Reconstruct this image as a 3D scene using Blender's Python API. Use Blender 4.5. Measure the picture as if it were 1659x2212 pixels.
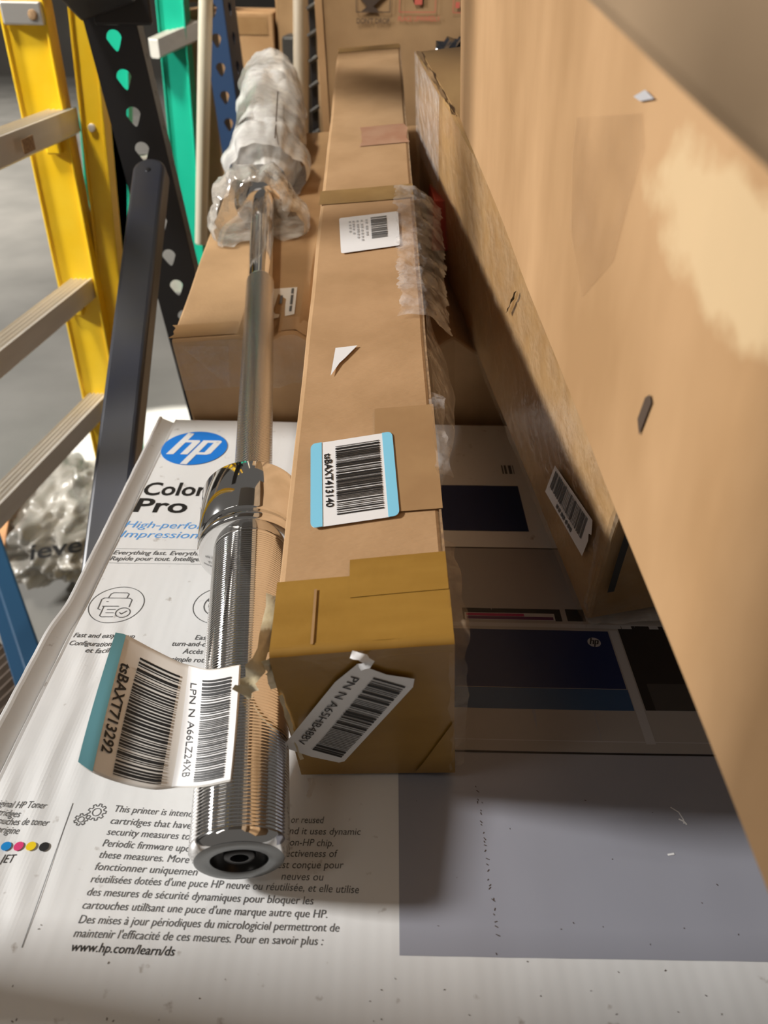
import bpy, bmesh, math, random
from mathutils import Vector, Matrix, noise

for o in list(bpy.data.objects):
    bpy.data.objects.remove(o)
S = bpy.context.scene
COL = S.collection
V = Vector
R = math.radians

# ------------------------------------------------------------------ camera
cam_d = bpy.data.cameras.new('camera'); cam = bpy.data.objects.new('camera', cam_d); COL.objects.link(cam)
pitch, roll = R(34.7), R(1.0)
cf = V((0, math.cos(pitch), -math.sin(pitch)))
cu0 = V((0, math.sin(pitch), math.cos(pitch)))
cr = V((1, 0, 0)) * math.cos(roll) + cu0 * math.sin(roll)
cu = cu0 * math.cos(roll) - V((1, 0, 0)) * math.sin(roll)
m = Matrix((cr, cu, -cf)).transposed().to_4x4(); m.translation = V((0, 0, .385))
cam.matrix_world = m
cam_d.sensor_fit = 'VERTICAL'; cam_d.sensor_height = 36.0; cam_d.lens = 1660 / 2212 * 36
cam_d.clip_start = .01; cam_d.clip_end = 100
cam_d.dof.use_dof = True; cam_d.dof.focus_distance = .50; cam_d.dof.aperture_fstop = 10.0
S.camera = cam

# ------------------------------------------------------------------ world, lights, exposure
S.view_settings.view_transform = 'Standard'; S.view_settings.look = 'None'
S.view_settings.exposure = 0.0; S.view_settings.gamma = 1.0; S.view_settings.use_curve_mapping = False
w = bpy.data.worlds.new('world'); S.world = w; w.use_nodes = True
bg = w.node_tree.nodes['Background']
bg.inputs['Color'].default_value = (1.0, .93, .85, 1); bg.inputs['Strength'].default_value = .115

def lamp(name, kind, loc, target, energy, color, **kw):
    d = bpy.data.lights.new(name, kind); d.energy = energy; d.color = color
    for k, v in kw.items(): setattr(d, k, v)
    o = bpy.data.objects.new(name, d); COL.objects.link(o); o.location = loc
    o.rotation_euler = (V(target) - V(loc)).to_track_quat('-Z', 'Y').to_euler()
    return o
lamp('bay_door_light', 'AREA', (-3.7, .45, 1.90), (0, .42, .10), 240, (1.0, .985, .965), shape='RECTANGLE', size=.45, size_y=.40)
lamp('aisle_light_near', 'AREA', (-2.5, -.9, 3.3), (-.4, 1.0, 0), 9, (1.0, .95, .88), shape='RECTANGLE', size=.4, size_y=1.5)
lamp('floor_fill_far', 'AREA', (-3.2, 5.0, 3.8), (-3.6, 5.2, -.95), 95, (1.0, .94, .86), shape='RECTANGLE', size=.5, size_y=2.5, spread=R(75))  # added fill that brightens the far floor
lamp('floor_fill_distant', 'AREA', (-5.5, 8.0, 3.8), (-5.6, 8.2, -.95), 260, (1.0, .95, .88), shape='RECTANGLE', size=.6, size_y=2.5, spread=R(115))  # second added fill, for the most distant floor
lamp('back_fill', 'AREA', (-1.3, .2, 3.2), (-.34, 2.0, .15), 12, (1.0, .93, .82), shape='RECTANGLE', size=.35, size_y=.6, spread=R(45))  # added fill, kept narrow to brighten only the things at the back
lamp('sunbeam', 'SPOT', (-2.6, 3.3, 5.0), (-.70, 2.18, -.95), 9000, (1.0, .97, .90), spot_size=R(7.6), spot_blend=.03, shadow_soft_size=.03)

# ------------------------------------------------------------------ materials
def nt(name):
    mt = bpy.data.materials.new(name); mt.use_nodes = True
    return mt, mt.node_tree, mt.node_tree.nodes['Principled BSDF']
def mat(name, col, rough=.6, metal=0.0, col2=None, nscale=30, stretch=(1, 1, 1), bump=0, bscale=200, bstretch=(1, 1, 1),
        spec=.5, coat=0, coat_rough=.1, ndetail=4, lo=.35, hi=.65):
    mt, t, p = nt(name)
    p.inputs['Base Color'].default_value = (*col, 1); p.inputs['Roughness'].default_value = rough
    p.inputs['Metallic'].default_value = metal; p.inputs['Specular IOR Level'].default_value = spec
    p.inputs['Coat Weight'].default_value = coat; p.inputs['Coat Roughness'].default_value = coat_rough
    tc = t.nodes.new('ShaderNodeTexCoord')
    def nz(scale, st, det):
        mp = t.nodes.new('ShaderNodeMapping'); mp.inputs['Scale'].default_value = st
        n = t.nodes.new('ShaderNodeTexNoise'); n.inputs['Scale'].default_value = scale; n.inputs['Detail'].default_value = det
        t.links.new(tc.outputs['Object'], mp.inputs[0]); t.links.new(mp.outputs[0], n.inputs['Vector'])
        return n
    if col2:
        n = nz(nscale, stretch, ndetail); r = t.nodes.new('ShaderNodeValToRGB')
        r.color_ramp.elements[0].position = lo; r.color_ramp.elements[1].position = hi
        r.color_ramp.elements[0].color = (*col, 1); r.color_ramp.elements[1].color = (*col2, 1)
        t.links.new(n.outputs['Fac'], r.inputs[0]); t.links.new(r.outputs[0], p.inputs['Base Color'])
    if bump:
        n = nz(bscale, bstretch, 3); b = t.nodes.new('ShaderNodeBump'); b.inputs['Strength'].default_value = bump
        b.inputs['Distance'].default_value = .001
        t.links.new(n.outputs['Fac'], b.inputs['Height']); t.links.new(b.outputs[0], p.inputs['Normal'])
        if coat: t.links.new(b.outputs[0], p.inputs['Coat Normal'])
    return mt
def film(name, col, alpha_lo, alpha_hi, rough=.12, scale=40, bump=.6, bscale=60):
    mt, t, p = nt(name)
    p.inputs['Base Color'].default_value = (*col, 1); p.inputs['Roughness'].default_value = rough
    p.inputs['Specular IOR Level'].default_value = .9
    tc = t.nodes.new('ShaderNodeTexCoord')
    n = t.nodes.new('ShaderNodeTexNoise'); n.inputs['Scale'].default_value = scale; n.inputs['Detail'].default_value = 4
    n2 = t.nodes.new('ShaderNodeTexNoise'); n2.inputs['Scale'].default_value = bscale; n2.inputs['Detail'].default_value = 2
    r = t.nodes.new('ShaderNodeMapRange'); r.inputs['From Min'].default_value = .35; r.inputs['From Max'].default_value = .65
    r.inputs['To Min'].default_value = alpha_lo; r.inputs['To Max'].default_value = alpha_hi
    b = t.nodes.new('ShaderNodeBump'); b.inputs['Strength'].default_value = bump; b.inputs['Distance'].default_value = .004
    tr = t.nodes.new('ShaderNodeBsdfTransparent'); mx = t.nodes.new('ShaderNodeMixShader')
    L = t.links.new
    L(tc.outputs['Object'], n.inputs['Vector']); L(tc.outputs['Object'], n2.inputs['Vector'])
    L(n.outputs['Fac'], r.inputs['Value']); L(n2.outputs['Fac'], b.inputs['Height']); L(b.outputs[0], p.inputs['Normal'])
    L(r.outputs[0], mx.inputs[0]); L(tr.outputs[0], mx.inputs[1]); L(p.outputs[0], mx.inputs[2])
    L(mx.outputs[0], t.nodes['Material Output'].inputs['Surface'])
    return mt
M = {}
M['kraft'] = mat('kraft_cardboard', (.42, .255, .125), .75, col2=(.50, .31, .16), nscale=22, bump=.25, bscale=500, bstretch=(.35, 1, 1), spec=.25)
M['kraft_pale'] = mat('pale_kraft_cardboard', (.47, .28, .135), .75, col2=(.56, .35, .18), nscale=9, bump=.1, bscale=60, spec=.3)
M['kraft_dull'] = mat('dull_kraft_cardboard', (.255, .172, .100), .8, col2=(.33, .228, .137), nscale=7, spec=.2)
M['kraft_mid'] = mat('worn_kraft_cardboard', (.35, .215, .105), .75, col2=(.43, .27, .135), nscale=16, bump=.2, bscale=300, spec=.3)
M['kraft_edge'] = mat('cut_cardboard_edge', (.22, .13, .07), .9, col2=(.38, .24, .12), nscale=260)
M['kraft_taped'] = mat('film_covered_cardboard', (.38, .215, .08), .5, col2=(.44, .26, .10), nscale=14, bump=.35, bscale=50, spec=.4, coat=.5, coat_rough=.12)
M['amber'] = mat('amber_packing_tape', (.29, .152, .024), .35, col2=(.36, .197, .036), nscale=25, stretch=(.4, 2, 1), bump=.25, bscale=90, coat=.25, coat_rough=.1)
M['tan_tape'] = mat('tan_packing_tape', (.36, .21, .095), .35, col2=(.40, .24, .11), nscale=40, bump=.15, bscale=80, coat=.3)
M['brown_tape'] = mat('brown_packing_tape', (.27, .155, .05), .35, col2=(.33, .20, .07), nscale=40, coat=.3)
M['pink_tape'] = mat('reddish_tape', (.40, .20, .12), .4, col2=(.47, .27, .17), nscale=40)
def kraft_light_patch():
    """pale kraft with a whitish patch of light painted into the colour, and faint random blotches"""
    mt = mat('pale_kraft_light_patch', (.355, .205, .092), .75, col2=(.485, .295, .147), nscale=7, stretch=(1, 1.6, .7), bump=.1, bscale=60, spec=.3)
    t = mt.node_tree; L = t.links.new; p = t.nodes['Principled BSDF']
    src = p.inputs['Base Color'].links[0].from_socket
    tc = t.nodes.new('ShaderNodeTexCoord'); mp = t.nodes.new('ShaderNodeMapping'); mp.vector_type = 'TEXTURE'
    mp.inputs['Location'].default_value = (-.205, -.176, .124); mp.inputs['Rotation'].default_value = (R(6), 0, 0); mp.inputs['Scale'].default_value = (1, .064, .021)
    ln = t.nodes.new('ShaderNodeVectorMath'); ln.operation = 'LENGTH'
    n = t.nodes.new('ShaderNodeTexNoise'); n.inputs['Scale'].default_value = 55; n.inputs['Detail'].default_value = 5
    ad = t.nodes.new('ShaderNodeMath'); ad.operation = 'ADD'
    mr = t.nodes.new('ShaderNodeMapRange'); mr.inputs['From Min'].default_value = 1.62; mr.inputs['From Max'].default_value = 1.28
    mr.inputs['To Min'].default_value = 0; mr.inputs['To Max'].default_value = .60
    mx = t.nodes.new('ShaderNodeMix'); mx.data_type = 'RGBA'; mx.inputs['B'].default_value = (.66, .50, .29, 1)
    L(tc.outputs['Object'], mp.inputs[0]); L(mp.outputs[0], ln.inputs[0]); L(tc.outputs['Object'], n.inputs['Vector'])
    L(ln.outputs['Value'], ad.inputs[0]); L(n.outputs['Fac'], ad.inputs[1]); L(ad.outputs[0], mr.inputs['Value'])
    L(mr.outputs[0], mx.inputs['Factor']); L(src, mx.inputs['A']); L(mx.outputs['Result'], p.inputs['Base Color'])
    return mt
M['lit_kraft'] = kraft_light_patch()  # tan box side, with a patch of light painted in
M['side_tint'] = film('brown_side_tint', (.40, .24, .12), .06, .22, .25, 30, .3, 60)  # thin brown tint over part of the tan box side
M['cream_tape'] = mat('crumpled_cream_tape', (.55, .45, .27), .3, col2=(.75, .65, .45), nscale=80, bump=.5, bscale=150, coat=.4)
M['clear'] = film('clear_film', (.75, .70, .66), .12, .40, .1, 60, .9, 90)
M['cleartape'] = film('clear_tape', (.62, .46, .30), .10, .28, .08, 50, .8, 110)
M['wrap'] = film('bubble_wrap_film', (.62, .60, .57), .45, .95, .25, 28, .7, 45)
M['skirt'] = film('crinkled_bag_film', (.58, .54, .48), .30, .78, .2, 40, .8, 60)
M['bagfilm'] = film('grey_bag_film', (.42, .39, .34), .55, .95, .25, 14, 1.0, 22)
M['paper'] = mat('label_paper', (.84, .83, .82), .5)
M['paper_warm'] = mat('loose_label_paper', (.80, .76, .70), .5)
M['ink'] = mat('black_print', (.012, .011, .011), .5)
M['greyink'] = mat('grey_print', (.10, .10, .10), .6)
M['paleink'] = mat('pale_grey_print', (.45, .45, .45), .6)
M['hpblue'] = mat('blue_print', (.012, .20, .68), .4)
M['txtblue'] = mat('light_blue_print', (.10, .34, .74), .5)
M['sky'] = mat('sky_blue_label', (.235, .62, .83), .5)
M['teal'] = mat('teal_blue_label', (.16, .44, .53), .5)
M['redprint'] = mat('faded_red_print', (.60, .13, .09), .6)
M['brownprint'] = mat('dark_brown_print', (.07, .045, .03), .6)
M['chrome'] = mat('polished_chrome', (.80, .79, .78), .07, 1.0)
M['machined'] = mat('machined_steel', (.26, .265, .265), .36, 1.0, bump=.25, bscale=120)
M['dark_steel'] = mat('blackened_steel', (.025, .023, .022), .3, .6)
M['black_paint'] = mat('black_powder_coat', (.012, .012, .014), .42)
M['charcoal'] = mat('charcoal_paint', (.035, .035, .038), .33, col2=(.028, .030, .042), nscale=14)
M['navy'] = mat('navy_paint', (.012, .034, .085), .4)
M['beam_blue'] = mat('blue_beam_paint', (.006, .045, .10), .5)
M['yellow'] = mat('yellow_fiberglass', (.84, .52, .006), .38, col2=(.90, .60, .025), nscale=12)
M['green'] = mat('green_fiberglass', (.0, .37, .225), .4, col2=(.008, .43, .27), nscale=8)
M['alu'] = mat('ladder_aluminium', (.58, .54, .48), .38, .35, col2=(.66, .62, .56), nscale=30, stretch=(1, .1, 1))
M['steel_bracket'] = mat('zinc_bracket', (.55, .53, .50), .4, .8)
M['cream'] = mat('cream_paint', (.72, .66, .50), .4)
M['tanpole'] = mat('tan_paint', (.33, .27, .19), .5)
M['darkgrey'] = mat('dark_grey_plastic', (.05, .048, .045), .5)
M['blackbag'] = mat('black_plastic_bag', (.015, .015, .018), .12, bump=.6, bscale=60, coat=.5)
M['red'] = mat('dull_red_carton', (.42, .045, .02), .5)
M['floor'] = mat('concrete_floor', (.20, .195, .18), .42, col2=(.27, .26, .24), nscale=2.2, ndetail=8, spec=.5)
M['wall'] = mat('far_wall', (.13, .12, .11), .8, col2=(.18, .17, .15), nscale=1)
M['ribbed'] = mat('dark_brown_ribbing', (.085, .060, .042), .5, col2=(.15, .12, .10), nscale=30, stretch=(1, .1, 1))
M['shelf'] = mat('shelf_deck', (.20, .19, .18), .6)
M['lit_scrap'] = mat('orange_cardboard_scrap', (.62, .30, .12), .7)
M['magenta'] = mat('magenta_print', (.36, .012, .10), .4)
M['purple'] = mat('purple_print', (.10, .02, .09), .4)
M['cyan_dot'] = mat('cyan_dot', (.0, .24, .62), .5)
M['mag_dot'] = mat('magenta_dot', (.62, .02, .14), .5)
M['yel_dot'] = mat('yellow_dot', (.85, .60, .0), .5)
M['pgrey'] = mat('grey_picture_print', (.305, .308, .352), .42, col2=(.325, .328, .372), nscale=10)
M['pgrey2'] = mat('warm_grey_picture_print', (.36, .335, .32), .42)
M['plight'] = mat('light_picture_print', (.46, .45, .46), .42)
M['pnavy'] = mat('navy_picture_print', (.010, .022, .095), .4)
M['pslate'] = mat('slate_blue_picture_print', (.035, .085, .19), .4)
M['pdark'] = mat('dark_picture_print', (.020, .018, .018), .45)
M['pdark2'] = mat('charcoal_picture_print', (.06, .055, .053), .45)

# white corrugated printer carton: flute lines along the depth + dirt
def carton_white():
    mt, t, p = nt('white_printed_carton'); L = t.links.new
    tc = t.nodes.new('ShaderNodeTexCoord')
    wv = t.nodes.new('ShaderNodeTexWave'); wv.bands_direction = 'X'; wv.inputs['Scale'].default_value = 40
    wv.inputs['Distortion'].default_value = 1.2; wv.inputs['Detail'].default_value = 1
    mp = t.nodes.new('ShaderNodeMapping'); mp.inputs['Scale'].default_value = (1, .12, 1)
    n = t.nodes.new('ShaderNodeTexNoise'); n.inputs['Scale'].default_value = 60; n.inputs['Detail'].default_value = 3
    n2 = t.nodes.new('ShaderNodeTexNoise'); n2.inputs['Scale'].default_value = 95; n2.inputs['Detail'].default_value = 5
    mx = t.nodes.new('ShaderNodeMath'); mx.operation = 'ADD'
    b = t.nodes.new('ShaderNodeBump'); b.inputs['Strength'].default_value = .032; b.inputs['Distance'].default_value = .001
    r = t.nodes.new('ShaderNodeValToRGB')
    r.color_ramp.elements[0].position = .24; r.color_ramp.elements[0].color = (.42, .38, .34, 1)
    r.color_ramp.elements[1].position = .33; r.color_ramp.elements[1].color = (.76, .755, .74, 1)
    L(tc.outputs['Object'], mp.inputs[0]); L(mp.outputs[0], wv.inputs['Vector']); L(mp.outputs[0], n.inputs['Vector'])
    L(wv.outputs['Fac'], mx.inputs[0]); L(n.outputs['Fac'], mx.inputs[1]); L(mx.outputs[0], b.inputs['Height'])
    L(tc.outputs['Object'], n2.inputs['Vector']); L(n2.outputs['Fac'], r.inputs[0]); L(r.outputs[0], p.inputs['Base Color'])
    L(b.outputs[0], p.inputs['Normal']); p.inputs['Roughness'].default_value = .45
    return mt
M['white'] = carton_white()

# knurled steel: diamond pattern from the bar's own UV (around, along)
def knurl():
    mt, t, p = nt('knurled_steel'); L = t.links.new
    p.inputs['Base Color'].default_value = (.62, .60, .58, 1); p.inputs['Metallic'].default_value = 1; p.inputs['Roughness'].default_value = .2
    uv = t.nodes.new('ShaderNodeUVMap'); hs = []
    for a in (R(40), R(-40)):
        mp = t.nodes.new('ShaderNodeMapping'); mp.inputs['Rotation'].default_value = (0, 0, a)
        wv = t.nodes.new('ShaderNodeTexWave'); wv.inputs['Scale'].default_value = 240
        L(uv.outputs[0], mp.inputs[0]); L(mp.outputs[0], wv.inputs['Vector']); hs.append(wv)
    mx = t.nodes.new('ShaderNodeMath'); mx.operation = 'MINIMUM'
    L(hs[0].outputs['Fac'], mx.inputs[0]); L(hs[1].outputs['Fac'], mx.inputs[1])
    b = t.nodes.new('ShaderNodeBump'); b.inputs['Strength'].default_value = .45; b.inputs['Distance'].default_value = .0006
    L(mx.outputs[0], b.inputs['Height']); L(b.outputs[0], p.inputs['Normal'])
    return mt
M['knurl'] = knurl()

# ------------------------------------------------------------------ helpers
ORG = {}
def thing(name, label, cat, loc=(0, 0, 0), group=None):
    o = bpy.data.objects.new(name, None); COL.objects.link(o); o.location = loc; ORG[o.name] = V(loc)
    o.empty_display_size = .02
    return tag(o, label, cat, group)
def tag(o, label, cat, group=None):
    o['label'] = label; o['category'] = cat
    if group: o['group'] = group
    return o
def struct(o):
    o['kind'] = 'structure'; return o
def mesh(name, verts, faces, mt, parent=None, smooth=False, bevel=0, solid=0, seg=2, label=None, uv=None):
    org = ORG[parent.name] if parent else V((0, 0, 0))
    if parent is None:
        org = sum((V(v) for v in verts), V((0, 0, 0))) / len(verts)
    me = bpy.data.meshes.new(name)
    me.from_pydata([tuple(V(v) - org) for v in verts], [], faces); me.validate()
    bm = bmesh.new(); bm.from_mesh(me); bmesh.ops.recalc_face_normals(bm, faces=bm.faces); bm.to_mesh(me); bm.free()
    me.materials.append(M[mt])
    if uv:
        lay = me.uv_layers.new(name='UVMap')
        for lp in me.loops: lay.data[lp.index].uv = uv[lp.vertex_index]
    if smooth:
        me.shade_smooth()
    o = bpy.data.objects.new(name, me); COL.objects.link(o)
    if parent: o.parent = parent
    else: o.location = org
    ORG[o.name] = org
    if solid:
        s = o.modifiers.new('solid', 'SOLIDIFY'); s.thickness = solid; s.offset = 0
    if bevel:
        b = o.modifiers.new('bevel', 'BEVEL'); b.width = bevel; b.segments = seg; b.limit_method = 'ANGLE'; b.angle_limit = R(35)
    if label: o['label'] = label
    return o
def nz3(p, f, a, s=0.0):
    q = V(p) * f + V((s, s * 1.7, s * .3)); return noise.noise_vector(q) * a
class Hex:
    """a box given by its eight corners, with a slight wobble of its walls"""
    def __init__(s, c, amp=.0008, freq=9, seed=0, dent=None):
        s.dent = None
        if dent: s.dent = dent
        s.c = {k: V(v) for k, v in c.items()}; s.amp, s.freq, s.seed = amp, freq, seed
    def P(s, u, v, w):
        p = s.tri(u, v, w)
        if s.dent: p.z -= s.dent(s.tri(u, v, 1)) * w
        return p + nz3(p, s.freq, s.amp, s.seed)
    def tri(s, u, v, w):
        c = s.c
        p = V((0, 0, 0))
        for a, fu in (('L', 1 - u), ('R', u)):
            for b, fv in (('n', 1 - v), ('f', v)):
                for d, fw in (('B', 1 - w), ('T', w)):
                    p += c[a + b + d] * (fu * fv * fw)
        return p
    def build(s, name, mt, parent, n=(6, 24, 6), bevel=.002, label=None):
        nu, nv, nw = n; idx = {}; vs = []; fs = []
        def g(i, j, k):
            if (i, j, k) not in idx:
                idx[(i, j, k)] = len(vs); vs.append(s.P(i / nu, j / nv, k / nw))
            return idx[(i, j, k)]
        for i in range(nu):
            for j in range(nv):
                for k in (0, nw): fs.append((g(i, j, k), g(i + 1, j, k), g(i + 1, j + 1, k), g(i, j + 1, k)))
        for i in range(nu):
            for k in range(nw):
                for j in (0, nv): fs.append((g(i, j, k), g(i + 1, j, k), g(i + 1, j, k + 1), g(i, j, k + 1)))
        for j in range(nv):
            for k in range(nw):
                for i in (0, nu): fs.append((g(i, j, k), g(i, j + 1, k), g(i, j + 1, k + 1), g(i, j, k + 1)))
        return mesh(name, vs, fs, mt, parent, bevel=bevel, label=label)
    def face(s, f):
        if f == 'T': return lambda a, b: s.P(a, b, 1)
        if f == 'N': return lambda a, b: s.P(a, 0, b)
        if f == 'L': return lambda a, b: s.P(0, a, b)
        if f == 'Rt': return lambda a, b: s.P(1, a, b)
    def nrm(s, f, a, b):
        F = s.face(f); e = .01
        n = (F(a + e, b) - F(a - e, b)).cross(F(a, b + e) - F(a, b - e)).normalized()
        c = s.P(.5, .5, .5)
        return n if n.dot(F(a, b) - c) > 0 else -n
    def on(s, f, off=.0006):
        return lambda a, b: s.face(f)(a, b) + s.nrm(f, a, b) * off
def bil(q):
    def f(a, b):
        p00, p10, p11, p01 = q
        return tuple(p00[i] * (1 - a) * (1 - b) + p10[i] * a * (1 - b) + p11[i] * a * b + p01[i] * (1 - a) * b for i in (0, 1))
    return f
def sheet(name, F, mt, parent, n=6, m=6, rng=(0, 1, 0, 1), solid=0, smooth=True, ragged=0, seed=1, label=None):
    a0, a1, b0, b1 = rng; vs = []; rd = random.Random(seed)
    for j in range(m + 1):
        l, r = rd.uniform(-ragged, ragged), rd.uniform(-ragged, ragged)
        for i in range(n + 1):
            a = a0 + (a1 - a0) * i / n; b = b0 + (b1 - b0) * j / m
            if i == 0: a += l
            if i == n: a += r
            vs.append(F(a, b))
    fs = [(j * (n + 1) + i, j * (n + 1) + i + 1, (j + 1) * (n + 1) + i + 1, (j + 1) * (n + 1) + i) for j in range(m) for i in range(n)]
    return mesh(name, vs, fs, mt, parent, smooth=smooth, solid=solid, label=label)
def poly(name, F, pts, mt, parent, label=None):
    """flat shape given by an outline, filled, mapped through F"""
    me = bmesh.new(); vs = [me.verts.new((x, y, 0)) for x, y in pts]; me.faces.new(vs)
    bmesh.ops.triangulate(me, faces=me.faces); me.verts.index_update()
    v = [F(q.co.x, q.co.y) for q in me.verts]; f = [tuple(q.index for q in fc.verts) for fc in me.faces]; me.free()
    return mesh(name, v, f, mt, parent, label=label)
def multi(name, F, polys, mt, parent, label=None):
    vs, fs = [], []
    for pts in polys:
        me = bmesh.new(); q = [me.verts.new((x, y, 0)) for x, y in pts]; me.faces.new(q)
        bmesh.ops.triangulate(me, faces=me.faces); me.verts.index_update(); b = len(vs)
        vs += [F(k.co.x, k.co.y) for k in me.verts]; fs += [tuple(b + k.index for k in fc.verts) for fc in me.faces]; me.free()
    return mesh(name, vs, fs, mt, parent, label=label)
def rrect(x0, y0, x1, y1, r, ry=None, n=4, corners=(1, 1, 1, 1)):
    ry = ry or r; out = []
    for (cx, cy, a), on in zip(((x1 - r, y1 - ry, 0), (x0 + r, y1 - ry, 90), (x0 + r, y0 + ry, 180), (x1 - r, y0 + ry, 270)), corners):
        if on:
            for k in range(n + 1):
                t = R(a + 90 * k / n); out.append((cx + r * math.cos(t), cy + ry * math.sin(t)))
        else: out.append({0: (x1, y1), 90: (x0, y1), 180: (x0, y0), 270: (x1, y0)}[a])
    return out
def ribbon_polys(pts, wd, closed=False):
    """quads along a polyline"""
    P = [V((x, y)) for x, y in pts]; n = len(P); qs = []
    for i in range(n if closed else n - 1):
        a, b = P[i], P[(i + 1) % n]; d = b - a
        if d.length < 1e-9: continue
        d = d.normalized(); nn = V((-d.y, d.x)) * wd / 2; e = d * wd * .35
        qs.append([tuple(a - e + nn), tuple(a - e - nn), tuple(b + e - nn), tuple(b + e + nn)])
    return qs
TCACHE = {}
def glyphs(s, bold=0.0, shear=0.0):
    k = (s, bold, shear)
    if k in TCACHE: return TCACHE[k]
    cu_ = bpy.data.curves.new('t', 'FONT'); cu_.body = s; cu_.size = 1; cu_.shear = shear; cu_.offset = bold; cu_.resolution_u = 3
    o = bpy.data.objects.new('t', cu_); COL.objects.link(o)
    dg = bpy.context.evaluated_depsgraph_get(); me = bpy.data.meshes.new_from_object(o.evaluated_get(dg))
    vs = [(v.co.x, v.co.y) for v in me.vertices]; fs = [tuple(p.vertices) for p in me.polygons]
    bpy.data.objects.remove(o); bpy.data.curves.remove(cu_); bpy.data.meshes.remove(me)
    TCACHE[k] = (vs, fs); return TCACHE[k]
CAP = max(y for x, y in glyphs('H')[0])
def text(name, lines, F, mt, parent, label=None, bold=0.0, shear=0.0):
    """lines: (string, start, end, cap) - the baseline runs start->end in F's coordinates, capitals cap high to its left"""
    vs, fs = [], []
    for s, p, q, cap in lines:
        g, f = glyphs(s, bold, shear)
        x0 = min(v[0] for v in g); x1 = max(v[0] for v in g)
        d = V(q) - V(p); L = d.length; d.normalize()
        n = V(cap) if hasattr(cap, '__len__') else V((-d.y, d.x)) * cap
        b = len(vs)
        for x, y in g:
            w_ = V(p) + d * ((x - x0) / (x1 - x0) * L) + n * (y / CAP)
            vs.append(F(w_.x, w_.y))
        fs += [tuple(b + i for i in t) for t in f]
    return mesh(name, vs, fs, mt, parent, label=label)
def bars(name, F, a0, a1, b0, b1, seed, mt, parent, n=6, count=34):
    """barcode: dark bars crossing a, stacked along b"""
    rd = random.Random(seed); ws = []
    for i in range(count): ws += [rd.choice((1, 1, 1, 2, 2, 3)), rd.choice((1, 1, 1.4, 2))]
    ws[-1] = 0; tot = sum(ws); b = b0; vs, fs = [], []
    for i, w_ in enumerate(ws):
        h = w_ / tot * (b1 - b0)
        if i % 2 == 0:
            k = len(vs)
            for j in range(n + 1):
                a = a0 + (a1 - a0) * j / n; vs += [F(a, b), F(a, b + h)]
            fs += [(k + 2 * j, k + 2 * j + 2, k + 2 * j + 3, k + 2 * j + 1) for j in range(n)]
        b += h
    return mesh(name, vs, fs, mt, parent)
def box(name, c, half, mt, parent=None, bevel=.002, rot=0, axes=None, label=None):
    c = V(c)
    if axes is None: axes = (V((math.cos(rot), math.sin(rot), 0)), V((-math.sin(rot), math.cos(rot), 0)), V((0, 0, 1)))
    vs = [c + axes[0] * half[0] * x + axes[1] * half[1] * y + axes[2] * half[2] * z for x in (-1, 1) for y in (-1, 1) for z in (-1, 1)]
    fs = [(0, 1, 3, 2), (4, 6, 7, 5), (0, 4, 5, 1), (2, 3, 7, 6), (0, 2, 6, 4), (1, 5, 7, 3)]
    return mesh(name, vs, fs, mt, parent, bevel=bevel, label=label)
def tube(name, p, q, r, mt, parent=None, n=20, r2=None, label=None):
    p, q = V(p), V(q); d = (q - p).normalized(); x = d.orthogonal().normalized(); y = d.cross(x); r2 = r2 or r
    vs = []
    for c, rr in ((p, r), (q, r2)):
        vs += [c + (x * math.cos(2 * math.pi * i / n) + y * math.sin(2 * math.pi * i / n)) * rr for i in range(n)]
    fs = [(i, (i + 1) % n, n + (i + 1) % n, n + i) for i in range(n)] + [tuple(range(n)), tuple(range(n, 2 * n))]
    o = mesh(name, vs, fs, mt, parent, label=label)
    o.data.shade_smooth(); e = o.modifiers.new('bevel', 'BEVEL'); e.width = min(.002, r * .2); e.segments = 2; e.limit_method = 'ANGLE'; e.angle_limit = R(40)
    return o
def lathe(name, p, D, prof, mt, parent, n=96, warp=None, smooth=True, label=None, cap=False, post=None):
    """prof: list of (distance along D, radius)"""
    p, D = V(p), V(D).normalized(); x = D.cross(V((0, 0, 1))).normalized(); z = x.cross(D)
    vs, fs, uv = [], [], []
    for k, (l, r) in enumerate(prof):
        for i in range(n):
            t = 2 * math.pi * i / n; q = p + D * l; rr = r
            if warp: rr, q = warp(k, l, t, r, q)
            pt = q + (x * math.cos(t) + z * math.sin(t)) * rr
            vs.append(post(pt) if post else pt)
            uv.append((min(t, 2 * math.pi - t) * .0145, l))
    for k in range(len(prof) - 1):
        for i in range(n):
            j = (i + 1) % n; fs.append((k * n + i, k * n + j, (k + 1) * n + j, (k + 1) * n + i))
    if cap: fs += [tuple(range(n)), tuple(range((len(prof) - 1) * n, len(prof) * n))]
    o = mesh(name, vs, fs, mt, parent, smooth=smooth, label=label, uv=uv)
    return o

# ------------------------------------------------------------------ structure
struct(mesh('floor', [(-14, -3, -.95), (8, -3, -.95), (8, 14, -.95), (-14, 14, -.95)], [(0, 1, 2, 3)], 'floor'))
struct(mesh('wall_back', [(-14, 13.9, -.95), (8, 13.9, -.95), (8, 13.9, 4), (-14, 13.9, 4)], [(0, 1, 2, 3)], 'wall'))
struct(box('shade_post', (-.45, .180, -.185), (.020, .021, .765), 'black_paint', bevel=.003))    # unseen post added to shade the near ends of the cartons
struct(box('shade_shelf', (.30, .42, 1.21), (.78, .56, .018), 'shelf', bevel=.003))       # unseen shelf added overhead to keep ceiling light off the cartons
struct(box('trim_1', (.32, 1.0, -.40), (.53, .9, .018), 'shelf', bevel=.003))      # rack deck the cartons stand on

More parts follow.
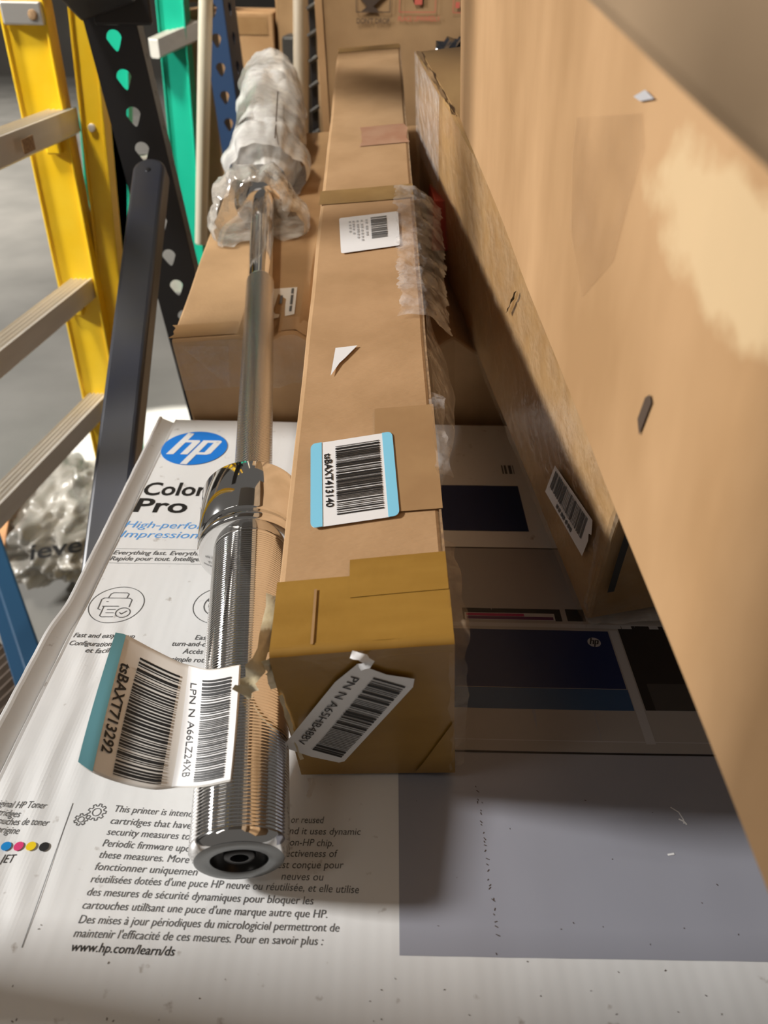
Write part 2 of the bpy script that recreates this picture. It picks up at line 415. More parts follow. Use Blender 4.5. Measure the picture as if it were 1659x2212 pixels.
# ------------------------------------------------------------------ white printer carton
HX0, HX1, HY0, HY1 = -.2395, .42, .06, .7215
def hz(x, y):
    s = 1 / (1 + math.exp(-(y - .20) * 60)) * (1 / (1 + math.exp((y - .40) * 60)))
    lft = max(0, 1 - abs(x + .195) / .045)
    z = .0007 * s * lft * math.sin((x + .16 * y) * 330 + 3.5 * noise.noise(V((x * 14, y * 9, 1)))) * (.4 + abs(noise.noise(V((x * 30, y * 12, 8)))) * 1.6)
    z += .0007 * noise.noise(V((x * 9, y * 5, 3))) + .00022 * noise.noise(V((x * 55, y * 9, 5)))
    return z - .0008
def hp(off=.0006):
    return lambda x, y: V((x, y, hz(x, y) + off * .3))
pb = thing('printer_carton', 'large white printed carton lying flat under the chrome bar, round blue logo on its lid', 'carton', (.09, .39, -.382))
def kink(y):
    if y > .435: return .0048 * min(1, (.73 - y) / .295)
    t = max(0, min(1, (y - .392) / .043)); return .0006 + .0042 * t * t * (3 - 2 * t)
prof = [(HX0, -.382), (HX0, -.010), (HX0 + .0004, .0022), (HX0 + .0012, .0032), (HX0 + .0028, .0030), (HX0 + .0038, .0008), (HX0 + .0145, -.0042), (HX0 + .0162, -.0030), (HX0 + .0176, .0006)]
xs = [HX0 + .0176 + (HX1 - HX0 - .0176) * i / 320 for i in range(1, 321)]
ys = [HY0 + (HY1 - HY0) * j / 240 for j in range(241)]
vs = []; ncol = len(prof) + len(xs) + 1
for y in ys:
    for i, (x, z) in enumerate(prof):
        jit = .0003 * noise.noise(V((y * 60, 2.2, 0))) + kink(y) * (1 if i < 6 else .35)
        vs.append((x + jit, y, z + (hz(x, y) if i == len(prof) - 1 else (.0003 * noise.noise(V((y * 30, 7, i))) if z > -.3 else 0))))
    for x in xs: vs.append((x, y, hz(x, y)))
    vs.append((HX1, y, -.382))
fs = [(j * ncol + i, j * ncol + i + 1, (j + 1) * ncol + i + 1, (j + 1) * ncol + i) for j in range(240) for i in range(ncol - 1)]
fs += [tuple(range(ncol)), tuple(range(240 * ncol, 241 * ncol))]
mesh('carton', vs, fs, 'white', pb)
H = hp()
# round logo
lg = [(-.1897 + .0323 * math.cos(t), .6628 + .0330 * math.sin(t)) for t in [2 * math.pi * i / 64 for i in range(64)]]
logo = poly('logo', hp(.0018), lg, 'hpblue', pb, 'round blue logo with white letters')
def lgp(cx, cy, r, ry=None, sl=.29):
    ry = ry or r
    def g(u, v):
        return (cx + r * (u + sl * v), cy + ry * v)
    return g
def hp_letters(cx, cy, r):
    g = lgp(cx, cy, r)
    h = [(-.65, -.42), (-.43, -.42), (-.43, .30), (-.22, .30), (-.22, -.42), (0, -.42), (0, .36), (-.06, .455), (-.43, .455), (-.43, .87), (-.55, .90), (-.65, .93)]
    h1 = [(-.65, -.42), (-.43, -.42), (-.43, .87), (-.55, .90), (-.65, .93)]
    h2 = [(-.43, .31), (0, .31), (0, .37), (-.06, .455), (-.43, .455)]
    h3 = [(-.22, -.42), (0, -.42), (0, .31), (-.22, .31)]
    p = [(.06, .455), (.61, .455), (.67, .38), (.67, -.33), (.58, -.42), (.27, -.42), (.27, -1.0), (.06, -.985)]
    hole = [(.27, .30), (.45, .30), (.45, -.27), (.27, -.27)]
    # p without its counter: four bars
    p1 = [(.06, .455), (.06, -.985), (.27, -1.0), (.27, .455)]
    p2 = [(.27, .31), (.67, .31), (.67, .38), (.61, .455), (.27, .455)]
    p3 = [(.45, -.28), (.67, -.28), (.67, .31), (.45, .31)]
    p4 = [(.27, -.42), (.58, -.42), (.67, -.34), (.67, -.28), (.27, -.28)]
    return [[g(*q) for q in s] for s in (h1, h2, h3, p1, p2, p3, p4)]
multi('logo_letters', hp(.0024), hp_letters(-.1897, .6628, .0323), 'white', logo)
text('headline', [('Color LaserJet', (-.2195, .5774), (-.0780, .5785), .0205), ('Pro', (-.2198, .5512), (-.1737, .5505), .0205)], H, 'ink', pb, bold=.022, label='large black headline print')
text('headline', [('4301', (-.1625, .5503), (-.110, .5500), .0205)], H, 'paleink', pb, label='pale grey headline print')
text('tagline', [('High-performance', (-.2211, .5278), (-.1170, .5262), .0092), ('Impression haute', (-.2205, .5139), (-.1180, .5131), .0092)], H, 'txtblue', pb, shear=.2, label='light blue print')
text('slogan', [('Everything fast. Everything smart.', (-.2193, .4906), (-.1235, .4904), .0052), ('Rapide pour tout. Intelligent pour tous.', (-.2196, .4828), (-.1120, .4833), .0052)], H, 'greyink', pb, shear=.2, bold=.012)
multi('rule_lines', H, ribbon_polys([(-.2189, .4983), (-.105, .4976)], .0005) + ribbon_polys([(-.2190, .4795), (-.105, .4790)], .0005), 'paleink', pb)
def circ(cx, cy, r, n=40, a0=0, a1=360, ry=None):
    return [(cx + r * math.cos(R(a0 + (a1 - a0) * i / n)), cy + (ry or r) * math.sin(R(a0 + (a1 - a0) * i / n))) for i in range(n + (0 if a1 - a0 == 360 else 1))]
def icon_printer():
    cx, cy, k = -.1983, .4300, .0200
    o = ribbon_polys(circ(cx, cy, k), .0006, True)
    def pl(pts, c=False): return ribbon_polys([(cx + x * k, cy + y * k) for x, y in pts], .0007, c)
    o += pl([(-.42, .36), (-.38, .60), (-.30, .66), (.22, .66), (.30, .60), (.28, .36)])
    o += pl([(-.52, -.30), (-.62, -.26), (-.64, .28), (-.56, .36), (.40, .36), (.50, .28), (.50, -.12)])
    o += pl([(-.44, -.10), (-.44, -.62), (-.36, -.68), (.06, -.68)]) + pl([(-.50, -.10), (.10, -.10)])
    o += pl([(-.26, -.28), (.04, -.28)]) + pl([(-.26, -.46), (.02, -.46)]) + pl([(-.42, .16), (-.36, .16)])
    o += ribbon_polys(circ(cx + .36 * k, cy - .44 * k, .26 * k, 24), .0007, True) + pl([(.24, -.44), (.32, -.52), (.48, -.34)])
    return o
multi('printer_icon', H, icon_printer(), 'greyink', pb)
ic2 = ribbon_polys(circ(-.1210, .4310, .0200), .0006, True)
for rr in (.0085, .0120): ic2 += ribbon_polys(circ(-.1210, .4310, rr, 16, 120, 240), .0008)
ic2 += ribbon_polys([(-.1262, .4390), (-.1300, .4395), (-.1308, .4350)], .0008)
multi('turn_icon', H, ic2, 'greyink', pb)
text('feature_text', [('Fast and easy setup', (-.2186, .3946), (-.1754, .3947), .0045), ('Configuration rapide', (-.2189, .3867), (-.1740, .3860), .0045), ('et facile', (-.2053, .3798), (-.1860, .3802), .0045),
     ], H, 'greyink', pb, shear=.18, bold=.010)
text('feature_text', [('Easy', (-.1325, .3944), (-.1215, .3944), .0045), ('turn-and-click', (-.1473, .3880), (-.1160, .3878), .0045), ('Acc\u00e8s rapide', (-.1382, .3806), (-.1080, .3806), .0045), ('simple rotation', (-.1445, .3730), (-.1110, .3722), .0045)], H, 'greyink', pb, shear=.18, bold=.010)
text('toner_text', [('Original HP Toner', (-.2195, .2588), (-.1872, .2581), .0042), ('Cartridges', (-.2190, .2534), (-.1965 - .0035, .2527), .0042), ('Cartouches de toner', (-.2180, .2482), (-.1820, .2476), .0042), ("d'origine", (-.2120, .2431), (-.1965, .2425), .0042)], H, 'greyink', pb, shear=.2)
text('toner_text', [('JETINTELLIGENCE'[:3], (-.1999, .2259), (-.1921, .2261), .0046)], H, 'ink', pb, shear=.2, label='black capital print')
for x, c in ((-.1997, 'cyan_dot'), (-.1930, 'mag_dot'), (-.1863, 'yel_dot'), (-.1793, 'ink')):
    poly('toner_dot', hp(.0020), circ(x, .2351, .00262, 24), c, pb, {'cyan_dot': 'blue dot', 'mag_dot': 'magenta dot', 'yel_dot': 'yellow dot', 'ink': 'black dot'}[c])
multi('divider_line', H, ribbon_polys([(-.1730, .2616), (-.1707, .1832)], .0004), 'greyink', pb)
def gear(cx, cy, r, n):
    pts = []
    for i in range(n):
        for da, rr in ((-.32, .74), (-.2, 1), (.2, 1), (.32, .74)):
            a = 2 * math.pi * (i + da) / n; pts.append((cx + r * rr * math.cos(a), cy + r * rr * math.sin(a)))
    return ribbon_polys(pts, .00045, True) + ribbon_polys(circ(cx, cy, r * .45, 20), .00045, True)
multi('gear_icon', H, gear(-.1580, .2566, .0052, 9) + gear(-.1652, .2518, .0037, 7), 'greyink', pb)
LG = [('This printer is intended', (-.1486, .2571), (-.0990, .2545)), ('cartridges that have a', (-.1485, .2496), (-.0995, .2474)), ('security measures to b', (-.1484, .2429), (-.0985, .2408)),
      ('Periodic firmware upda', (-.1486, .2361), (-.0990, .2339)), ('these measures. More i', (-.1485, .2295), (-.0975, .2275)), ('fonctionner uniquemen', (-.1485, .2228), (-.0945, .2209)),
      ("r\u00e9utilis\u00e9es dot\u00e9es d'une puce HP neuve ou r\u00e9utilis\u00e9e, et elle utilise", (-.1485, .2160), (-.0095, .2128)),
      ('des mesures de s\u00e9curit\u00e9 dynamiques pour bloquer les', (-.1482, .2091), (-.0325, .2067)), ("cartouches utilisant une puce d'une marque autre que HP.", (-.1483, .2023), (-.0250, .2000)),
      ('Des mises \u00e0 jour p\u00e9riodiques du micrologiciel permettront de', (-.1477, .1951), (-.0186, .1933)), ("maintenir l'efficacit\u00e9 de ces mesures. Pour en savoir plus :", (-.1479, .1884), (-.0261, .1868)),
      ('or reused', (-.0488, .2524), (-.0305, .2525)), ('and it uses dynamic', (-.0513, .2456), (-.0097, .2456)), ('non-HP chip.', (-.0505, .2388), (-.0243, .2387)), ('effectiveness of', (-.0545, .2323), (-.0216, .2326)),
      ('est con\u00e7ue pour', (-.0530, .2258), (-.0181, .2262)), ('neuves ou', (-.0502, .2195), (-.0283, .2194))]
text('legal_text', [(s, a, b, .0041) for s, a, b in LG], H, 'greyink', pb, shear=.12)
text('web_address', [('www.hp.com/learn/ds', (-.1470, .1819), (-.0970, .1806), .0043)], H, 'ink', pb, shear=.12, bold=.006, label='bold black print')
# printed picture of the printer on the right half
def panel(name, x0, x1, y0, y1, mt, off=.0005, parent=None, label=None, skew=0, n=20, m_=14):
    return sheet(name, lambda a, b: hp(off)(a + skew * (b - y0), b), mt, parent or pb, n, m_, (x0, x1, y0, y1), label=label)
pic = panel('printer_picture', .0112, .40, .1825, .3990, 'pgrey', .0004, label='grey printed picture of a printer', n=40, m_=30)
panel('picture_band', .0112, .40, .3035, .3115, 'pgrey2', .0007, pic)
panel('picture_line', .0112, .40, .3018, .3032, 'pdark', .0009, pic)
panel('picture_line', .0112, .40, .3113, .3120, 'plight', .0009, pic)
panel('picture_band', .0112, .40, .3120, .3360, 'pgrey2', .0007, pic)
pk = panel('picture_body', .0112, .40, .3360, .5070, 'pgrey2', .0007, pb, label='warm grey part of the printed printer')
panel('picture_panel', .0112, .1640, .3365, .3545, 'pslate', .0010, pk, label='slate blue printed panel')
nv = panel('picture_panel', .0112, .1635, .3550, .4100, 'pnavy', .0010, pk, label='navy printed panel')
panel('picture_trim', .1645, .1705, .3100, .4110, 'plight', .0012, pk)
panel('picture_panel', .1715, .215, .3370, .4160, 'pdark', .0010, pk, label='near black printed panel')
panel('picture_panel', .178, .212, .3370, .3600, 'pdark2', .0013, pk)
panel('picture_trim', .0112, .215, .4130, .4170, 'plight', .0010, pk)
panel('picture_slot', .0596, .1325, .4195, .4325, 'pdark', .0010, pk)
tn = panel('picture_cartridge', .0610, .1275, .4195, .4275, 'plight', .0013, pk, label='printed magenta toner cartridge')
panel('cartridge_band', .0622, .1050, .4240, .4268, 'magenta', .0016, tn)
panel('cartridge_band', .0622, .1262, .4205, .4236, 'purple', .0016, tn)
panel('picture_slot', .1365, .150, .4200, .4330, 'pdark', .0010, pk)
bd = poly('badge', hp(.0013), circ(.1512, .3985, .0047, 24), 'plight', pk)
multi('badge_letters', hp(.0017), hp_letters(.1512, .3985, .0047), 'pdark', bd)
panel('picture_line', .0112, .40, .5062, .5078, 'pdark2', .0010, pk)
up = panel('picture_panel', .0112, .1240, .5310, .6030, 'pnavy', .0010, pb, label='navy printed panel near the far edge')
multi('small_code', hp(.0011), [[(x, .6240), (x + wd, .6240), (x + wd, .6400), (x, .6400)] for x, wd in ((.1125, .0014), (.1150, .0022), (.1190, .0030), (.1232, .0008))], 'greyink', pb)
rd = random.Random(4); st = []
for k in range(26):
    f = k / 25 + rd.uniform(-.02, .02); x = .0567 + .0028 * f; y = .2769 - .0843 * f; st.append(ribbon_polys([(x + rd.uniform(-.0008, .0008), y), (x + rd.uniform(-.0012, .0012), y - rd.uniform(.0004, .0014))], .00045)[0])
for k in range(60):
    x, y = rd.uniform(-.17, .18), rd.uniform(.15, .20) if k < 45 else rd.uniform(.2, .27); l = rd.uniform(.0002, .0009); a = rd.uniform(0, 3.14)
    st.append(ribbon_polys([(x, y), (x + l * math.cos(a), y + l * math.sin(a))], rd.uniform(.0002, .0005))[0])
multi('scuff_marks', hp(.0008), st, 'brownprint', pb, label='small dark scuff marks')['kind'] = 'stuff'
multi('tear', hp(.0010), ribbon_polys([(.1665, .2660), (.1700, .2630), (.1712, .2585), (.1708, .2560)], .0007) + ribbon_polys([(.1690, .2585), (.1712, .2572), (.1720, .2555)], .0010) + ribbon_polys([(.1565, .2370), (.1595, .2376)], .0011), 'paper', pb, label='pale torn spot')

# ------------------------------------------------------------------ chrome barbell
el, az = R(9.2), R(-6.4)
BD = V((math.sin(az) * math.cos(el), math.cos(az) * math.cos(el), math.sin(el))); BP = V((-.0684, .2128, .0262))
bb = thing('barbell', 'chrome barbell with ridged sleeve lying across the white printer carton', 'barbell', BP)
pf = [(.0026, .0150), (.0, .0205), (.0004, .0220), (.0052, .0250), (.0066, .0250)]
l = .0072; pitch_ = .00185
while l < .206:
    pf += [(l, .0250), (l + pitch_ * .22, .02445), (l + pitch_ * .36, .02445), (l + pitch_ * .55, .0250)]; l += pitch_
pf += [(.209, .0250), (.216, .0250)]
lathe('sleeve', BP, BD, pf[1:], 'chrome', bb, 128, label='ridged chrome sleeve')
ef = lathe('end_face', BP, BD, [(.0004, .0222), (-.0003, .0210), (-.0003, .0150), (.0006, .0143)], 'machined', bb, 96, label='dull machined end face')
lathe('end_recess', BP, BD, [(.0006, .0143), (.0012, .0140), (.0075, .0136), (.0075, .0001)], 'dark_steel', bb, 48)
bo = lathe('end_bolt', BP, BD, [(.0068, .0080), (.0024, .0080), (.0017, .0072), (.0017, .0046)], 'dark_steel', bb, 48, label='black socket bolt')
lathe('hex_socket', BP, BD, [(.0017, .0048), (.0060, .0042), (.0060, .0001)], 'black_paint', bo, 6, smooth=False)
lathe('collar_ring', BP, BD, [(0.2075, .0250), (0.2075, .0340), (0.2085, .0356), (0.2125, .0360), (0.2145, .0352), (0.2160, .0325), (0.2180, .0325)], 'chrome', bb, 128)
lathe('collar', BP, BD, [(0.2170, .0325), (0.2180, .0352), (0.2192, .0362), (0.2640, .0362), (0.2655, .0352), (0.2660, .0150)], 'chrome', bb, 128)
lathe('shaft', BP, BD, [(.260, .0140), (.270, .0144)] + [(.270 + .325 * i / 40, .0144) for i in range(1, 41)], 'knurl', bb, 64, label='knurled steel grip of the shaft')
lathe('shaft', BP, BD, [(.595, .0144), (.597, .0137), (.599, .0135), (.98, .0135)], 'chrome', bb, 64, label='smooth chrome middle of the shaft')
def rest(q):
    """nothing sinks into the carton underneath"""
    u = (q.x + .2245) / .397; z = .0915 + (q.y - .716) * .1245 + max(0, u) * .034
    if q.y > .70 and q.z < z + .002: q.z = z + .002 + (z - q.z) * .02
    return q
def crumple(a, f, sd, lat=0):
    def g(k, l, t, r, q):
        d = noise.noise(V((math.cos(t) * f, math.sin(t) * f, l * f * 7 + sd))) + .5 * noise.noise(V((math.cos(t) * f * 2.3, math.sin(t) * f * 2.3, l * f * 17 + sd)))
        d += .2 * abs(noise.noise(V((math.cos(t) * f * 5, math.sin(t) * f * 5, l * f * 30 + sd))))
        return r * (1 + a * d), q + nz3(q, 11, .006, sd) + V((.006, 0, 0))
    return g
wr = lathe('bubble_wrap', BP, BD, [(.868, .022), (.885, .030), (.91, .040), (.935, .046), (.955, .044), (.975, .036), (.995, .040), (1.02, .046), (1.05, .048)] + [(1.05 + .03 * i, .049 + .003 * math.sin(i * 1.9)) for i in range(1, 9)] + [(1.31, .049), (1.345, .044), (1.37, .030), (1.378, .004)],
           'wrap', bb, 96, crumple(.16, 1.7, 3), label='translucent bubble wrap around the far sleeve', post=rest)
lathe('bubble_wrap_layer', BP, BD, [(1.00 + .03 * i, .055 - .010 * abs(i - 5) / 5) for i in range(12)], 'wrap', wr, 96, crumple(.18, 1.5, 9), post=rest)
lathe('bubble_wrap_layer', BP, BD, [(.88 + .012 * i, .054 - .008 * abs(i - 4) / 4) for i in range(9)], 'wrap', wr, 96, crumple(.2, 1.6, 14), post=rest)
def flare(k, l, t, r, q):
    d = noise.noise(V((math.cos(t) * 2.6, math.sin(t) * 2.6, l * 9))); e = noise.noise(V((math.cos(t) * 6, math.sin(t) * 6, l * 16 + 4)))
    return r * (1 + .18 * d + .12 * e), q + BD * (.018 * d if k < 3 else 0) + V((-.006, 0, -.002))
lathe('plastic_bag', BP, BD, [(.730, .050), (.735, .0545), (.748, .0575), (.768, .0570), (.790, .053), (.812, .045), (.832, .034), (.850, .025), (.868, .021)], 'skirt', bb, 110, flare, label='crinkled clear plastic flaring open around the far collar', post=rest)
lathe('far_collar', BP, BD, [(.800, .0135), (.800, .033), (.803, .035), (.838, .035), (.841, .0135)], 'chrome', bb, 48)
tube('tie_cord', BP + BD * .875 + V((.018, 0, .052)), BP + BD * 1.04 + V((.022, 0, .060)), .0009, 'brownprint', bb, 8)
# loose double label stuck on the sleeve
ROW = [[(-0.1562, 0.3289, 0.068), (-0.1541, 0.2817, 0.064), (-0.1523, 0.2452, 0.058)], [(-0.1509, 0.3292, 0.066), (-0.1473, 0.2804, 0.062), (-0.1449, 0.242, 0.055)], [(-0.1344, 0.3239, 0.06), (-0.1333, 0.2778, 0.055), (-0.1309, 0.2409, 0.048)], [(-0.1176, 0.3172, 0.0565), (-0.1156, 0.2731, 0.052), (-0.1142, 0.2403, 0.044)], [(-0.1101, 0.315, 0.056), (-0.1051, 0.2721, 0.0505), (-0.1043, 0.2426, 0.0425)], [(-0.0966, 0.3068, 0.0618), (-0.0919, 0.268, 0.0558), (-0.0888, 0.2377, 0.0506)], [(-0.0791, 0.3049, 0.068), (-0.0756, 0.2679, 0.0619), (-0.0736, 0.2368, 0.0568)]]
AK = [0, .075, .29, .50, .60, .79, 1.0]
def curl(off=0.0):
    def q(a, b):
        b = min(max(b, 0), 1); cols = []
        for c in ROW:
            p0, p1, p2 = map(V, c); cols.append(p0 * (1 - b) * (1 - 2 * b) + p1 * 4 * b * (1 - b) + p2 * b * (2 * b - 1))
        k = max(i for i in range(6) if AK[i] <= max(a, 0)); t = (a - AK[k]) / (AK[k + 1] - AK[k])
        def tn(i):
            if i == 0: return (cols[1] - cols[0]) / (AK[1] - AK[0])
            if i == 6: return (cols[6] - cols[5]) / (AK[6] - AK[5])
            return (cols[i + 1] - cols[i - 1]) / (AK[i + 1] - AK[i - 1])
        h = AK[k + 1] - AK[k]; t2, t3 = t * t, t * t * t
        return cols[k] * (2 * t3 - 3 * t2 + 1) + tn(k) * h * (t3 - 2 * t2 + t) + cols[k + 1] * (-2 * t3 + 3 * t2) + tn(k + 1) * h * (t3 - t2)
    def f(a, b):
        p = q(a, b); n = (q(a + .01, b) - q(a - .01, b)).cross(q(a, b - .01 if b > .5 else b) - q(a, b if b > .5 else b + .01))
        n = -n.normalized() if n.z < 0 else n.normalized()
        return p + n * off
    return f
lb = sheet('label_sticker', curl(.0), 'paper_warm', bb, 60, 30, solid=.0003, label='curled white sticker with two barcodes and a teal end stripe')
sheet('stripe', curl(.0005), 'teal', lb, 5, 30, (.0, .080, .004, .996))
C6 = curl(.0006)
def tx(a, b): return C6(a, b)
text('code_text', [('tsBAXT713292', (.100, .19), (.106, .83), (.078, -.003))], tx, 'ink', lb, bold=.02)
bars('barcode', C6, .222, .525, .10, .955, 11, 'ink', lb, 10, 38)
sheet('second_sticker', curl(.0004), 'paper', lb, 30, 30, (.575, .995, .01, .985), label='smaller white sticker wrapping onto the chrome')
text('code_text', [('LPN N A66LZ24XB', (.606, .13), (.628, .90), (.058, -.004))], C6, 'ink', lb)
bars('barcode', curl(.0008), .725, .945, .09, .95, 5, 'ink', lb, 8, 44)

# ------------------------------------------------------------------ long taped carton
LBX = Hex(dict(LnB=(-.0455, .2835, .0012), LnT=(-.0533, .2620, .1185), LfB=(-.0687, 1.3253, .1830), LfT=(-.0794, 1.3042, .3015),
               RnB=(.0440, .2850, .0035), RnT=(.0340, .2640, .1275), RfB=(.0230, 1.3260, .1895), RfT=(.0110, 1.3049, .3095)), .0009, 10, 2)
lx = thing('long_cardboard_box', 'long narrow brown cardboard box with amber taped near end, beside the chrome barbell', 'box', (0, .28, 0))
LEN = 1.056
LBX.build('carton', 'kraft', lx, (6, 60, 6), .0035)
T = LBX.on('T', .0008); N = LBX.on('N', .0009)
def Tm(a, b): return T(a, b / LEN)
tp = sheet('end_tape', lambda a, b: Tm(a, b if b > .004 else .004), 'amber', lx, 14, 8, (-.004, 1.004, .0, .0455), label='amber tape wrapped over the near end')
sheet('end_tape', lambda a, b: LBX.on('T', .0012)(a, (b + .002 * a) / LEN), 'amber', lx, 8, 6, (.43, 1.0, .03, .0555), label='amber tape wrapped over the near end')
sheet('end_tape', N, 'amber', lx, 10, 10, (-.004, 1.004, .0, 1.0), label='amber tape wrapped over the near end')
# rounded front edge of tape bridging top and front
def lip(a, t):
    p, q = LBX.P(a, .0045, 1) + LBX.nrm('T', a, .01) * .0009, LBX.P(a, 0, .955) + LBX.nrm('N', a, .9) * .0010
    c = LBX.P(a, 0, 1) + V((0, -.0008, .0006)); return p * (1 - t) ** 2 + c * 2 * t * (1 - t) + q * t * t + nz3(p, 60, .0004, 1)
sheet('tape_fold', lip, 'amber', lx, 20, 6, (-.004, 1.004, 0, 1), label='shiny amber tape fold along the front edge')
sheet('tape_seam', LBX.on('T', .0016), 'tan_tape', lx, 2, 6, (.225, .240, .004, .036))
sheet('tape_flap', LBX.on('N', .0018), 'amber', lx, 1, 1, (.99, .995, .02, .03))
poly('tape_flap', LBX.on('N', .0022), [(1.0, .47), (1.0, .02), (.74, .025), (.80, .12)], 'amber', lx, 'folded tape corner')
# crumpled strands of tape at the near corners and edges
def strand(name, pts, wd, mt, parent, sd, label=None, n=14):
    P = [V(p) for p in pts]
    def f(a, b):
        t = b * (len(P) - 1); k = min(int(t), len(P) - 2); t -= k
        c = P[k].lerp(P[k + 1], t); d = (P[k + 1] - P[k]).normalized(); s = d.cross(V((.3, -.8, .5))).normalized()
        tw = noise.noise(V((b * 4, sd, 0))) * 1.5; s = (Matrix.Rotation(tw, 3, d) @ s)
        return c + s * (a - .5) * wd * (1 + .5 * noise.noise(V((b * 9, sd, 2)))) + nz3(c + s * (a - .5) * wd, 120, wd * .22, sd)
    return sheet(name, f, mt, parent, 5, n, label=label)
strand('loose_tape', [(-.0545, .300, .1235), (-.0560, .275, .1200), (-.0600, .2600, .1120), (-.0650, .2570, .1020), (-.0690, .2560, .0975)], .009, 'cream_tape', lx, 1, 'crumpled cream tape hanging off the front left corner')
strand('loose_tape', [(-.0545, .262, .1170), (-.0540, .2640, .1060), (-.0525, .2660, .0930)], .006, 'cream_tape', lx, 4, 'crumpled cream tape hanging off the front left corner')
strand('loose_tape', [(-.0505, .2650, .088), (-.0470, .2705, .055), (-.0440, .2770, .022)], .0022, 'cream_tape', lx, 6)
strand('loose_tape', [(-.0400, .2800, .0010), (-.0385, .2750, .0020), (-.0395, .2700, .0025), (-.0400, .2660, .0028)], .0035, 'cleartape', lx, 7, 'clear tape curl under the box end')
strand('edge_tape', [(.0350, .330, .1375), (.0368, .300, .1325), (.0375, .272, .1270), (.0365, .262, .118), (.0395, .268, .085), (.0430, .276, .045), (.0452, .283, .010)], .010, 'cleartape', lx, 9, 'clear tape wrinkled along the right edge', 40)
strand('edge_tape', [(.0335, .46, .1625), (.0330, .435, .1580), (.0338, .405, .1530), (.0350, .380, .1485)], .010, 'clear', lx, 12, 'clear tape wrinkled along the right edge', 30)
# tapes, scraps and labels on its top
sheet('tape_strip', Tm, 'brown_tape', lx, 8, 3, (-.012, 1.0, .512, .545), ragged=.006, label='brown tape strip across the box')
sheet('tape_strip', lambda a, b: LBX.on('T', .0012)(a, b / LEN), 'tan_tape', lx, 4, 5, (.58, 1.01, .090, .186), label='tan tape patch')
sheet('tape_strip', Tm, 'pink_tape', lx, 4, 4, (.42, .99, .655, .716), ragged=.03, label='reddish tape patch')
sheet('tape_strip', Tm, 'brown_tape', lx, 6, 2, (.02, .99, 1.030, 1.052), ragged=.02, label='brown tape on the far end')
sheet('raw_edge_strip', LBX.on('T', .0005), 'kraft_edge', lx, 2, 40, (.985, 1.0, .05, .99), label='frayed raw cardboard edge')  # fibrous raw board strip along the right top edge
poly('paper_scrap', LBX.on('T', .0014), [(.262, .2615 / LEN), (.442, .2625 / LEN), (.345, .2480 / LEN), (.300, .2420 / LEN), (.235, .2277 / LEN)], 'paper', lx, 'small torn white paper scrap')
q1 = bil([(.128, .1546 / LEN), (.704, .1607 / LEN), (.738, .0863 / LEN), (.176, .0815 / LEN)])
def st1(off): return lambda a, b: LBX.on('T', off)(*q1(a, b))
s1 = poly('label_sticker', st1(.0016), rrect(0, 0, 1, 1, .06), 'paper', lx, 'white barcode label with sky blue ends')
poly('stripe', st1(.0019), rrect(0, 0, .135, 1, .06, corners=(0, 1, 1, 0)), 'sky', s1); poly('stripe', st1(.0019), rrect(.875, 0, 1, 1, .06, corners=(1, 0, 0, 1)), 'sky', s1)
bars('barcode', st1(.0019), .30, .835, .085, .90, 21, 'ink', s1, 4, 36)
text('code_text', [('tsBAXT413140', (.165, .155), (.180, .80), (.085, .004))], st1(.0019), 'ink', s1, bold=.02)
q2 = bil([(.219, .4777 / LEN), (.827, .4828 / LEN), (.827, .4136 / LEN), (.261, .4081 / LEN)])
def st2(off): return lambda a, b: LBX.on('T', off)(*q2(a, b))
s2 = poly('label_sticker', st2(.0014), rrect(0, 0, 1, 1, .04), 'paper', lx, 'plain white barcode label further up the box')
bars('barcode', st2(.0017), .53, .80, .10, .72, 3, 'greyink', s2, 3, 16)
mk = []
rd = random.Random(8)
for k, (a, l) in enumerate(((.44, .45), (.36, .62), (.29, .52), (.22, .40), (.16, .30))):
    b = .14
    while b < .14 + l: mk.append([(a, b), (a + .035, b), (a + .035, b + .05), (a, b + .05)]); b += rd.uniform(.06, .12)
multi('fine_print', st2(.0017), mk, 'paleink', s2)
q3 = bil([(.44, .955), (.80, .795), (.285, .140), (-.07, .315)])
def st3(off): return lambda a, b: LBX.on('N', off)(*q3(a, b))
s3 = poly('label_sticker', st3(.0030), [(.10, .0), (.55, .02), (.93, -.01), (1.0, .06), (.995, .97), (.94, 1.0), (.5, 1.02), (.04, 1.0), (0, .95), (.0, .20)], 'paper', lx, 'tilted white barcode label on the taped front')
bars('barcode', st3(.0034), .42, .90, .07, .93, 17, 'ink', s3, 3, 40)
text('code_text', [('PN N A65HB48BV', (.135, .11), (.135, .90), (.125, .0))], st3(.0034), 'ink', s3)
strand('label_curl', [st3(.003)(.14, .02), st3(.006)(.22, -.07), st3(.006)(.06, -.11), st3(.004)(-.08, -.08)], .004, 'paper', s3, 3, n=8)
# torn film on the right edge
def fl(a, b):
    v = .540 - .245 * b; p = T(.80, v / LEN); e = T(1.0, v / LEN)
    wd = .032 * (1 - .2 * b) + .006 * noise.noise(V((b * 9, 3, 0)))
    if a < .35: q = p.lerp(e, a / .35)
    else:
        s = (a - .35) / .65; q = e + V((.024, 0, -.010)) * s * (1 - .3 * b) + V((.004, 0, -.012)) * s * s
    return q + V((0, 0, .0018)) + nz3(q, 55, .0030, 2) + nz3(q, 140, .0014, 5)
sheet('torn_film', fl, 'clear', lx, 16, 110, ragged=.03, label='torn clear plastic film on the right edge')
def fl2(a, b):
    v = .34 - .20 * b; e = T(1.0, v / LEN); wd = .022 * math.sin(math.pi * min(1, b * .9 + .1))
    q = e + V((.002 + wd * a * .9, 0, -.006 - .030 * a)); return q + nz3(q, 30, .003, 8)
sheet('torn_film', fl2, 'clear', lx, 8, 30, label='torn clear plastic film on the right edge')

